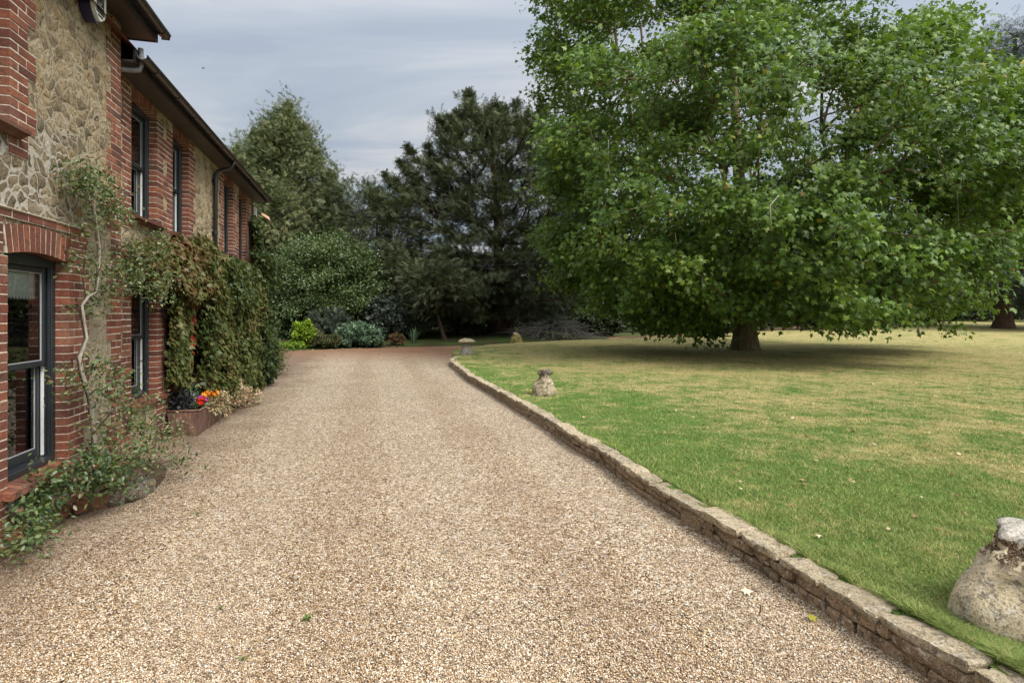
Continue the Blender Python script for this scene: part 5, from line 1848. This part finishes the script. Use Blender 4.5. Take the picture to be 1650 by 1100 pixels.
# climbing rose on the wing corner
stem_px = [(150, 806), (150, 760), (148, 700), (141, 640), (128, 602), (124, 575), (136, 545), (131, 515), (128, 492), (138, 478), (152, 470), (155, 445), (157, 400), (152, 360), (146, 325), (150, 300)]
stem = [on_wall(x, y, 2.58) for x, y in stem_px]
stem[0][2] = 0.0
cl = [(118, 272, 2.6, 2), (130, 280, 2.6, 2.5), (145, 298, 2.6, 3), (155, 315, 2.6, 2.8), (165, 322, 2.6, 2), (178, 342, 2.6, 2), (150, 335, 2.6, 2), (125, 300, 2.6, 2), (186, 352, 2.65, 1.5),
      (140, 395, 2.6, 1.6), (158, 418, 2.55, 1.6), (185, 436, 2.55, 2.5), (205, 445, 2.5, 2.8), (225, 455, 2.5, 2.6), (250, 468, 2.45, 2), (272, 468, 2.4, 1.2), (175, 462, 2.55, 2), (215, 425, 2.6, 2.5), (235, 405, 2.65, 2.5), (200, 405, 2.65, 1.5), (240, 430, 2.6, 2.5), (140, 462, 2.6, 1), (255, 395, 2.7, 1.5), (130, 440, 2.6, 0.8),
      (150, 505, 2.6, 0.6), (130, 590, 2.6, 1.2), (116, 610, 2.55, 1), (160, 585, 2.55, 1.4), (180, 600, 2.5, 1.6), (150, 632, 2.5, 1.4), (175, 640, 2.45, 1.6), (200, 625, 2.5, 1.2), (205, 655, 2.4, 1.5), (225, 640, 2.4, 0.8), (185, 680, 2.35, 1.6), (160, 680, 2.4, 1.3), (215, 690, 2.3, 1.7), (240, 685, 2.25, 1.4), (262, 690, 2.25, 1.2), (285, 695, 2.2, 1), (200, 720, 2.25, 1.4), (230, 715, 2.2, 1.4), (170, 715, 2.35, 1.2), (255, 715, 2.15, 1)]
C = px_clumps(cl, 201, 1.7, 0.085)
r = np.random.default_rng(202)
tree('climbing_rose', 'climbing rose with a pale twisted stem sprawling up the stone corner beside the near window', stem[0], 0.010, stem, C, None, (M['twig'], M['leaf_rose']), OVAL, 46, 0.08, 0.8, 0.042, 203, 'climbing plants on the house', 'climbing plant',
     r_tip=0.0032, power=0.42, rnd=0.7, up=0.5, droop=0.25, outw=0.5, nout=0.7, O=wall_O(len(C), r), rmin=0.0, step=0.14, flare=1.2, tshift=0.08, trange=0.7, balance=0.15, odds=0.02)
rose = bpy.data.objects['climbing_rose']
mb = MB()
mb.tube([p + NDIR * 0.02 - stem[0] for p in stem], [(0.021 - 0.0011 * i) * random.uniform(0.8, 1.2) for i in range(len(stem))], 10)
mb.build('main_stem', M['bark_pale'], rose, smooth=True)

# low rambling rose at the foot of the near window
b0 = ground_at(165, 812)
st2 = [b0 + np.array(q) for q in ((0, 0, -0.02), (-0.02, 0.0, 0.12), (-0.05, 0.02, 0.28))]
cl = [(150, 745, 2.35, 2), (128, 752, 2.45, 2), (105, 768, 2.55, 2.2), (85, 785, 2.6, 2.2), (65, 800, 2.62, 2), (48, 825, 2.62, 1.6), (34, 850, 2.6, 1.4), (20, 880, 2.55, 1.6), (25, 905, 2.5, 1.4), (118, 778, 2.5, 2), (140, 775, 2.35, 2.2), (165, 755, 2.3, 2), (190, 752, 2.2, 1.6), (210, 742, 2.2, 1.4), (50, 868, 2.55, 1.0), (40, 912, 2.4, 1), (275, 742, 2.0, 0.7), (300, 750, 1.95, 0.7), (245, 742, 2.1, 0.8), (292, 778, 1.95, 0.5), (155, 780, 2.3, 1.0), (10, 860, 2.58, 1.3), (75, 820, 2.58, 0.8)]
C = px_clumps(cl, 211, 1.8, 0.09)
r = np.random.default_rng(212)
tree('rose_bush', 'low rambling green rose bush sprawling below the near window sill', b0, 0.02, st2, C, None, (M['twig'], M['leaf_rose']), OVAL, 44, 0.09, 0.75, 0.047, 213, 'climbing plants on the house', 'bush',
     r_tip=0.003, power=0.4, rnd=0.7, up=0.7, droop=0.15, outw=0.5, nout=0.5, O=wall_O(len(C), r, 0.6, 0.4), rmin=0.0, step=0.14, flare=1.0, tshift=-0.02, trange=0.6, balance=0.15, odds=0.03)


# Virginia creeper over the main range
def creeper(name, label, regions, base, seed, size, tadd):
    r = np.random.default_rng(seed)
    Ps, Ts = [], []
    for (s0, s1, zb, zt, n, t0, t1, tint, tvar) in regions:
        s = r.uniform(s0, s1, n)
        z = r.uniform(0, 1, n)
        q = np.c_[s, 0 * s, z * 3]
        zbv = np.interp(s, zb[0], zb[1]) + 0.45 * (fbm(np.c_[s, 0 * s, 0 * s], 2.1, seed + 1) - 0.5)
        ztv = np.interp(s, zt[0], zt[1]) + 0.35 * (fbm(np.c_[s, 0 * s, 0 * s], 2.7, seed + 2) - 0.5)
        z = zbv + (ztv - zbv) * z
        z = np.maximum(z, 0.04)
        th = t0 + (t1 - t0) * fbm(np.c_[s, 0 * s, z], 1.9, seed + 3, 3)
        edge = np.minimum(1, np.minimum(ztv - z, 0.3 + z - zbv) / 0.3 + 0.25)
        d = 2.87 - th * np.clip(edge, 0.25, 1) * r.uniform(0.25, 1.0, n) ** 0.6
        p = s[:, None] * UDIR - d[:, None] * NDIR
        p[:, 2] = z
        Ps.append(p)
        Ts.append(tint + tvar * (fbm(np.c_[s, 0 * s, z], 1.3, seed + 7) - 0.5) * 2 + r.normal(0, 0.10, n))
    P = np.vstack(Ps)
    ti = np.concatenate(Ts) + tadd
    n = len(P)
    D = np.array((0, 0, -1.0)) + NDIR * 0.35 + r.normal(0, 0.42, (n, 3))
    N = NDIR * 1.0 + np.array((0, 0, 0.35)) + r.normal(0, 0.4, (n, 3))
    e = empty(name, tuple(base), label, 'climbing plant', 'climbing plants on the house')
    leaves('foliage', M['leaf_creeper'], e, IVY, P, D, N, size * r.uniform(0.6, 1.2, n), ti, base)
    mb = MB()
    for k in range(16):
        s = r.uniform(base_s[0], base_s[1])
        pts = []
        zz = 0.0
        while zz < base_s[2]:
            q = wall_xyz(s, 2.86, zz)
            pts.append(q - base)
            zz += 0.3
            s += r.normal(0, 0.07)
        mb.tube(pts, [0.016 - 0.011 * i / len(pts) for i in range(len(pts))], 6, cap=False)
    mb.build('stem', M['twig'], e, smooth=True)
    return e


base_s = (10.75, 12.5, 2.9)
creeper('virginia_creeper', 'bronze and green virginia creeper hanging over the ground floor windows of the far range', [
    (7.75, 11.2, ([7.75, 8.2, 9.0, 9.6, 11.2], [2.45, 2.15, 2.1, 2.05, 2.05]), ([7.75, 8.2, 9.5, 10.5, 11.2], [2.7, 2.85, 2.95, 3.05, 3.1]), 9500, 0.12, 0.55, 0.57, 0.2),
    (10.0, 14.9, ([10.0, 10.5, 14.9], [0.6, 0.15, 0.1]), ([10.0, 13, 14.9], [2.9, 2.95, 3.05]), 24000, 0.14, 0.65, 0.42, 0.26),
    (9.02, 9.72, ([9.02, 9.72], [0.85, 0.75]), ([9.02, 9.72], [2.4, 2.4]), 2800, 0.12, 0.3, 0.48, 0.3),
    (9.72, 10.05, ([9.72, 10.05], [1.0, 1.3]), ([9.72, 10.05], [2.4, 2.4]), 800, 0.06, 0.25, 0.95, 0.15)],
    wall_xyz(11.5, 2.85, 0.0), 301, 0.093, 0.0)
base_s = (14.9, 15.6, 4.0)
creeper('wall_creeper', 'dark glossy green creeper climbing to the eave at the far corner of the house', [
    (14.55, 15.9, ([14.55, 15.9], [0.2, 0.1]), ([14.55, 15.9], [3.2, 3.5]), 6500, 0.2, 0.85, 0.22, 0.2),
    (14.95, 15.85, ([14.95, 15.85], [3.0, 3.0]), ([14.95, 15.4, 15.85], [4.05, 4.35, 4.2]), 1700, 0.10, 0.4, 0.30, 0.3)],
    wall_xyz(15.3, 2.85, 0.0), 311, 0.095, 0.0)

# shrub at the foot of the far corner
bs = ground_at(424, 604)
lob = [(bs[0], bs[1], 0.7, 0.5, 0.6, 0.75, 1.5), (bs[0] - 0.25, bs[1] - 0.2, 0.9, 0.35, 0.4, 0.5, 0.6), (bs[0] + 0.15, bs[1], 0.45, 0.35, 0.5, 0.35, 0.6)]
C = in_crown(120, lob, None, 0.5, 321, 0.12)
tr = [bs + np.array(q) for q in ((0, 0, -0.03), (0, 0, 0.2), (0.02, 0, 0.6))]
tree('dark_shrub', 'dark purplish green shrub at the foot of the far house corner', bs, 0.03, tr, C, None, (M['twig'], M['leaf_rust']), OVAL, 50, 0.13, 0.8, 0.075, 322, None, 'shrub', r_tip=0.004, rnd=0.7, droop=0.1, rmin=0.0, step=0.2, tshift=-0.12, flare=1.0, odds=0.03)

# ================================================================== PLANTER
PS0, PS1, PD0, PD1, PH = 9.22, 11.25, 2.44, 2.83, 0.38
pc = wall_xyz(PS0, PD0, 0)
pl = empty('planter', tuple(pc), 'long rusty metal trough planter of mixed flowers below the creeper', 'planter', rz=HRZ)
w_, L_ = PD1 - PD0, PS1 - PS0
mb = MB()
T_ = 0.012
t_in = 0.025


def pbox(zb, zt, grow_):
    return [(-grow_, -grow_, zb), (L_ + grow_, -grow_, zb), (L_ + grow_, w_ + grow_, zb), (-grow_, w_ + grow_, zb)]


ob, ot = pbox(0.0, 0, -0.02), pbox(PH, 0, 0.02)
it, ib = pbox(PH, 0, 0.02 - T_), pbox(0.27, 0, 0.0 - T_)
vs = ob + ot + it + ib
fs = []
for k in range(4):
    k2 = (k + 1) % 4
    fs += [(k, k2, k2 + 4, k + 4), (k + 4, k2 + 4, k2 + 8, k + 8), (k + 8, k2 + 8, k2 + 12, k + 12)]
fs.append((0, 3, 2, 1))
mb.add(vs, fs)
mb.build('trough', M['rust'], pl)
mb = MB()
for a, b_ in ((0, 1), (1, 2), (2, 3), (3, 0)):
    mb.tube([Vector(ot[a]) + Vector((0, 0, 0.004)), Vector(ot[b_]) + Vector((0, 0, 0.004))], 0.013, 8)
mb.build('rim', M['rust'], pl, smooth=True)
mb = MB()
mb.add([(p[0], p[1], 0.31) for p in pbox(0, 0, -0.004)], [(0, 1, 2, 3)])
mb.build('soil', M['bark_dark'], pl)


def pot_plant(name, label, s, D, z, rs, rd, h, mat, size, n, seed, tmpl=OVAL, tshift=0.0, petals=None, npet=0, psize=0.05, group='plants in and behind the planter', ptop=0.7, flat=1.0, hang=0.0, zl=0.0):
    r = np.random.default_rng(seed)
    p0 = wall_xyz(s, D, z)
    e = empty(name, tuple(p0), label, 'plant', group)
    g = r.normal(size=(n, 3)) * 0.5
    g = g / np.maximum(1, np.linalg.norm(g, axis=1, keepdims=True))
    P = g[:, :1] * rs * UDIR + g[:, 1:2] * rd * NDIR
    P[:, 2] = h * (0.5 + 0.5 * g[:, 2]) * (1 - 0.25 * np.abs(g[:, 0]))
    if hang:
        front = np.clip(g[:, 1], 0, 1)
        P[:, 2] -= hang * front
    O = unit(P - np.array((0, 0, h * 0.2)) + 1e-6)
    D_ = O + r.normal(0, 0.5, (n, 3)) + np.array((0, 0, -0.1))
    N = np.array((0, 0, 0.7)) + NDIR * 0.3 + r.normal(0, 0.45, (n, 3))
    leaves('foliage', M[mat], e, tmpl, P, D_, N, size * r.uniform(0.6, 1.2, n), 0.5 + tshift + r.normal(0, 0.25, n), (0, 0, 0))
    mb = MB()
    for k in range(14):
        q = P[r.integers(0, n)]
        mb.tube([(0.02 * r.normal(), 0.02 * r.normal(), -0.02), tuple(q * np.array((0.4, 0.4, 0.6))), tuple(q)], [0.004, 0.003, 0.002], 5, cap=False)
    mb.build('stem', M['twig'], e)
    if petals:
        PP, DD, NN = [], [], []
        for k in range(npet):
            a = r.normal(size=3) * 0.45
            c = a[0] * rs * UDIR * 0.8 + a[1] * rd * NDIR * 0.8 + NDIR * 0.03
            c = np.array((c[0], c[1], h * (ptop + 0.3 * r.random())))
            nn = unit(np.array((0, 0, 0.6)) + NDIR * 0.6 + r.normal(0, 0.3, 3))
            x = unit(np.cross(nn, (0.3, 0.2, 1)))
            y = np.cross(nn, x)
            for j in range(9):
                an = 6.283 * j / 9
                PP.append(c)
                DD.append(x * math.cos(an) + y * math.sin(an) + nn * (0.15 + 0.4 * (j % 2)))
                NN.append(nn)
        nP = len(PP)
        leaves('flower', M[petals], e, OVAL, np.array(PP), np.array(DD), np.array(NN), psize * r.uniform(0.8, 1.1, nP), r.random(nP), (0, 0, 0))
    return e


zS = 0.31
pot_plant('dark_leaf_plant', 'blackish leaved plant at the near end of the rusty planter', 9.48, 2.72, zS, 0.24, 0.12, 0.34, 'leaf_black', 0.08, 420, 401)
pot_plant('red_flower', 'bright red flowers at the near front corner of the planter', 9.5, 2.5, zS + 0.03, 0.15, 0.09, 0.16, 'leaf_holly', 0.05, 60, 402, petals='petal_red', npet=15, psize=0.05)
pot_plant('magenta_flower', 'magenta flowers between the red and orange ones in the planter', 9.88, 2.58, zS, 0.15, 0.1, 0.17, 'leaf_holly', 0.05, 80, 403, petals='petal_magenta', npet=13, psize=0.045)
pot_plant('orange_flower', 'orange and yellow flowers in the middle of the planter', 10.15, 2.55, zS, 0.2, 0.11, 0.22, 'leaf_holly', 0.05, 110, 404, petals='petal_orange', npet=19, psize=0.055)
pot_plant('silver_leaf_plant', 'silvery small leaved plant against the wall behind the orange flowers', 10.0, 2.74, zS, 0.4, 0.1, 0.36, 'leaf_silver', 0.05, 420, 405, tshift=0.1)
pot_plant('white_flower_spire', 'tall stems of small white flowers at the back of the planter', 10.5, 2.72, zS, 0.4, 0.08, 0.55, 'leaf_holly', 0.05, 260, 406, petals='petal_white', npet=34, psize=0.026, ptop=0.55)
pot_plant('trailing_plant', 'cream variegated plant trailing over the front of the planter', 10.35, 2.42, zS + 0.02, 0.75, 0.14, 0.16, 'leaf_varieg', 0.055, 950, 407, hang=0.24)
pot_plant('pink_leaf_plant', 'pinkish variegated bushy plant at the far end of the planter', 11.3, 2.5, 0.12, 0.55, 0.3, 0.52, 'leaf_varieg', 0.065, 1100, 408, tshift=0.2)
pot_plant('pink_leaf_plant', 'low pinkish variegated clump on the gravel beyond the planter', 12.1, 2.35, 0.0, 0.45, 0.28, 0.34, 'leaf_varieg', 0.06, 700, 409, tshift=0.15)

# ================================================================== PLANTING BED EDGE
soil_px = [(0, 905), (60, 868), (116, 832), (185, 812), (250, 788), (265, 770), (270, 755), (250, 740), (220, 738), (180, 745), (100, 790), (30, 850), (-60, 905)]
mb = MB()
V = [ground_at(x, y, 0.007) for x, y in soil_px]
c = np.mean(V, axis=0)
m_, t, b = new_mat('bed_soil', 0.95, 0.1)
n = noise(t, objco(t), 40, 5, 0.7)
t.links.new(ramp(t, n, [(0.35, (0.035, 0.024, 0.016)), (0.55, (0.09, 0.062, 0.04)), (0.72, (0.25, 0.18, 0.12))]), b.inputs['Base Color'])
bump(t, b, n, 1.0, 0.02)
VV = [c + np.array((0, 0, 0.012))] + V
VV = [np.array(p) for p in VV]
mb.add([tuple(p) for p in VV], [(0, 1 + (i + 1) % len(V), 1 + i) for i in range(len(V))])
tag(mb.build('bed_soil', m_), kind='structure')

be = empty('bed_edging', tuple(ground_at(116, 828)), 'low weathered red edging of the planting bed under the near window', 'bed edging')
bo = np.array(ground_at(116, 828))


def block(mb, a, b_, w, h, seed, z0=-0.02, k=8.0, rough=0.02):
    V, T = CUBE4
    V = round_cube(V, k)
    a, b_ = np.array(a, float), np.array(b_, float)
    d = unit(b_ - a)
    s = np.array((-d[1], d[0], 0))
    P = a + (b_ - a) * ((V[:, :1] + 1) / 2) + s * V[:, 1:2] * w / 2
    P[:, 2] = z0 + (h - z0) * (V[:, 2] + 1) / 2
    P = P + np.stack([vnoise(P + seed, 14, i) - 0.5 for i in (1, 2, 3)], -1) * rough
    mb.np_add(P, T, random.random())


mb = MB()
pts = [wall_xyz(s, 2.69 - 0.04 * (s - 4.2), 0) for s in np.linspace(4.2, 5.93, 9)]
for i in range(8):
    block(mb, pts[i] - bo + UDIR * 0.004, pts[i + 1] - bo - UDIR * 0.004, 0.07, 0.11 + random.uniform(-.015, .015), i)
block(mb, ground_at(117, 829) - bo, ground_at(176, 815) - bo, 0.075, 0.12, 31)
mb.build('edge_brick', M['earth_edge'], be)
mb = MB()
block(mb, ground_at(188, 783) - bo, ground_at(240, 776) - bo, 0.03, 0.10, 41, rough=0.01)
mb.build('edge_board', M['log'], be)
for i, (a, b_, w, h, lab) in enumerate((((174, 818), (206, 806), 0.13, 0.12, 'whitish lichened edging stone next to the red edging of the bed'),
                                        ((206, 812), (248, 786), 0.12, 0.13, 'rounded brown log at the outer corner of the planting bed'))):
    p0 = ground_at(*a)
    mb = MB()
    block(mb, np.zeros(3), ground_at(*b_) - p0, w, h, 50 + i, k=3.5, rough=0.035)
    tag(mb.build('edging_stone' if i == 0 else 'log', M['log'], None, True, tuple(p0)), lab, 'stone' if i == 0 else 'log')

# ================================================================== BIRD, CABLES, FALLEN LEAVES
p = at_depth(327.5, 109.5, 40.0)
mb = MB()
mb.tube([(0.0, -0.09, 0.0), (0.0, -0.05, 0.012), (0.0, 0.02, 0.012), (0.0, 0.09, 0.0), (0.0, 0.15, -0.004)], [0.006, 0.022, 0.026, 0.014, 0.004], 8)
for sg in (-1, 1):
    vs = [(sg * 0.015, -0.03, 0.012), (sg * 0.015, 0.05, 0.012), (sg * 0.07, 0.06, -0.015), (sg * 0.13, 0.10, -0.06), (sg * 0.075, -0.02, -0.012)]
    vs2 = [(x, y, z - 0.006) for x, y, z in vs]
    fs = [(0, 1, 2, 4), (4, 2, 3), (5, 9, 7, 6), (9, 8, 7)] + [(i, (i + 1) % 5, (i + 1) % 5 + 5, i + 5) for i in range(5)]
    mb.add(vs + vs2, fs)
tag(mb.build('bird', M['bird'], None, False, tuple(p)), 'small dark bird gliding in the sky above the gutter', 'bird')


def cable(a, b_, sag, label):
    mb = MB()
    pts = []
    for i in range(25):
        f = i / 24
        q = a + (b_ - a) * f
        q[2] -= sag * 4 * f * (1 - f)
        pts.append(q - a)
    mb.tube(pts, 0.011, 5)
    tag(mb.build('overhead_cable', M['cable'], None, True, tuple(a)), label, 'cable', 'overhead cables')


cable(at_depth(575, 322, 37.5), at_depth(1030, 384, 27.0), 0.25, 'upper thin overhead cable crossing in front of the broad yew')
cable(at_depth(575, 430, 35.5), at_depth(1010, 416, 27.0), 0.15, 'lower thin overhead cable crossing in front of the broad yew')


def litter(name, label, P, size, seed, tlo, thi):
    r = np.random.default_rng(seed)
    n = len(P)
    a = r.random(n) * 6.283
    D = np.c_[np.cos(a), np.sin(a), r.normal(0, 0.25, n)]
    N = np.array((0, 0, 1.0)) + r.normal(0, 0.35, (n, 3))
    V, T, ti = scatter(PLANE, P, D, N, size * r.uniform(0.5, 1.15, n), r.uniform(tlo, thi, n))
    tag(np_mesh(name, V, T, M['leaf_brown'], tint=ti), label, 'leaves', kind='stuff')


r = np.random.default_rng(501)
n = 520
Y = 4.0 + 26 * r.random(n) ** 1.1
X = lawn_edge(Y) + 0.2 + (0.93 * Y + 2 - lawn_edge(Y)) * r.random(n) ** 1.15
P = np.c_[X, Y, lawn_z(X, Y) + 0.025]
litter('fallen_leaves', 'dry curled brown and pale fallen leaves scattered over the lawn', P, 0.06, 502, 0.25, 1.0)
n = 260
Y = r.uniform(22, 31, n)
X = -12 + (Y - 22) * 0.4 + r.random(n) * 10
ok = X < lawn_edge(Y) - 0.2
P = np.c_[X, Y, drive_z(X, Y) + 0.02][ok]
far = np.array([drive_left(y) for y in P[:, 1]])
e_ = r.random(len(P)) < 0.8
P[e_, 0] = far[e_] + np.abs(r.normal(0, 0.5, e_.sum()))
litter('leaf_litter', 'dry leaf litter lying along the far edge of the drive', P, 0.10, 503, 0.3, 1.0)


def one_leaf(px, py, label, mat, tint, D, N, size, tmpl=PLANE):
    p = ground_at(px, py, 0.025)
    V, T, ti = scatter(tmpl, np.zeros((1, 3)), np.array([D], float), np.array([N], float), np.array([size]), np.array([tint]))
    tag(np_mesh('fallen_leaf', V, T, M[mat], None, tint=ti, loc=tuple(p)), label, 'leaf', 'single leaves on the gravel')


one_leaf(1222, 993, 'curled dark brown leaf standing on edge on the gravel near the wall', 'leaf_brown', 0.12, (0.3, 0.1, 1.0), (0.8, -0.6, 0.1), 0.075, OVAL)
one_leaf(1304, 995, 'small bright yellow leaf lying on the gravel near the wall', 'leaf_plane', 0.975, (1, 0.2, 0.1), (0.1, -0.3, 1), 0.06)
one_leaf(1198, 952, 'pale cream leaf lying on the gravel near the wall', 'leaf_brown', 1.0, (1, 0.1, 0.05), (0.1, -0.3, 1), 0.07)


def weed(px, py, label, seed, sz=0.035, n=9):
    r = np.random.default_rng(seed)
    p = ground_at(px, py, 0.012)
    a = r.random(n) * 6.283
    D = np.c_[np.cos(a), np.sin(a), r.uniform(0.2, 0.9, n)]
    V, T, ti = scatter(OVAL, r.normal(0, 0.006, (n, 3)) * np.array((1, 1, 0.2)), D, np.array((0, 0, 1.0)) + r.normal(0, 0.2, (n, 3)), np.full(n, sz) * r.uniform(0.7, 1.2, n), r.random(n))
    tag(np_mesh('weed', V, T, M['leaf_plane'], None, tint=ti * 0.8, loc=tuple(p)), label, 'weed', 'tiny weeds in the gravel')


weed(495, 997, 'tiny bright green weed sprig in the gravel low in the middle of the drive', 1)
weed(355, 980, 'tiny green weed sprig in the gravel low on the left side of the drive', 2, 0.022)
weed(392, 1062, 'tiny green weed sprig at the bottom left of the drive', 3, 0.022)
weed(318, 828, 'small green weed sprig in the gravel in front of the log', 4, 0.03)
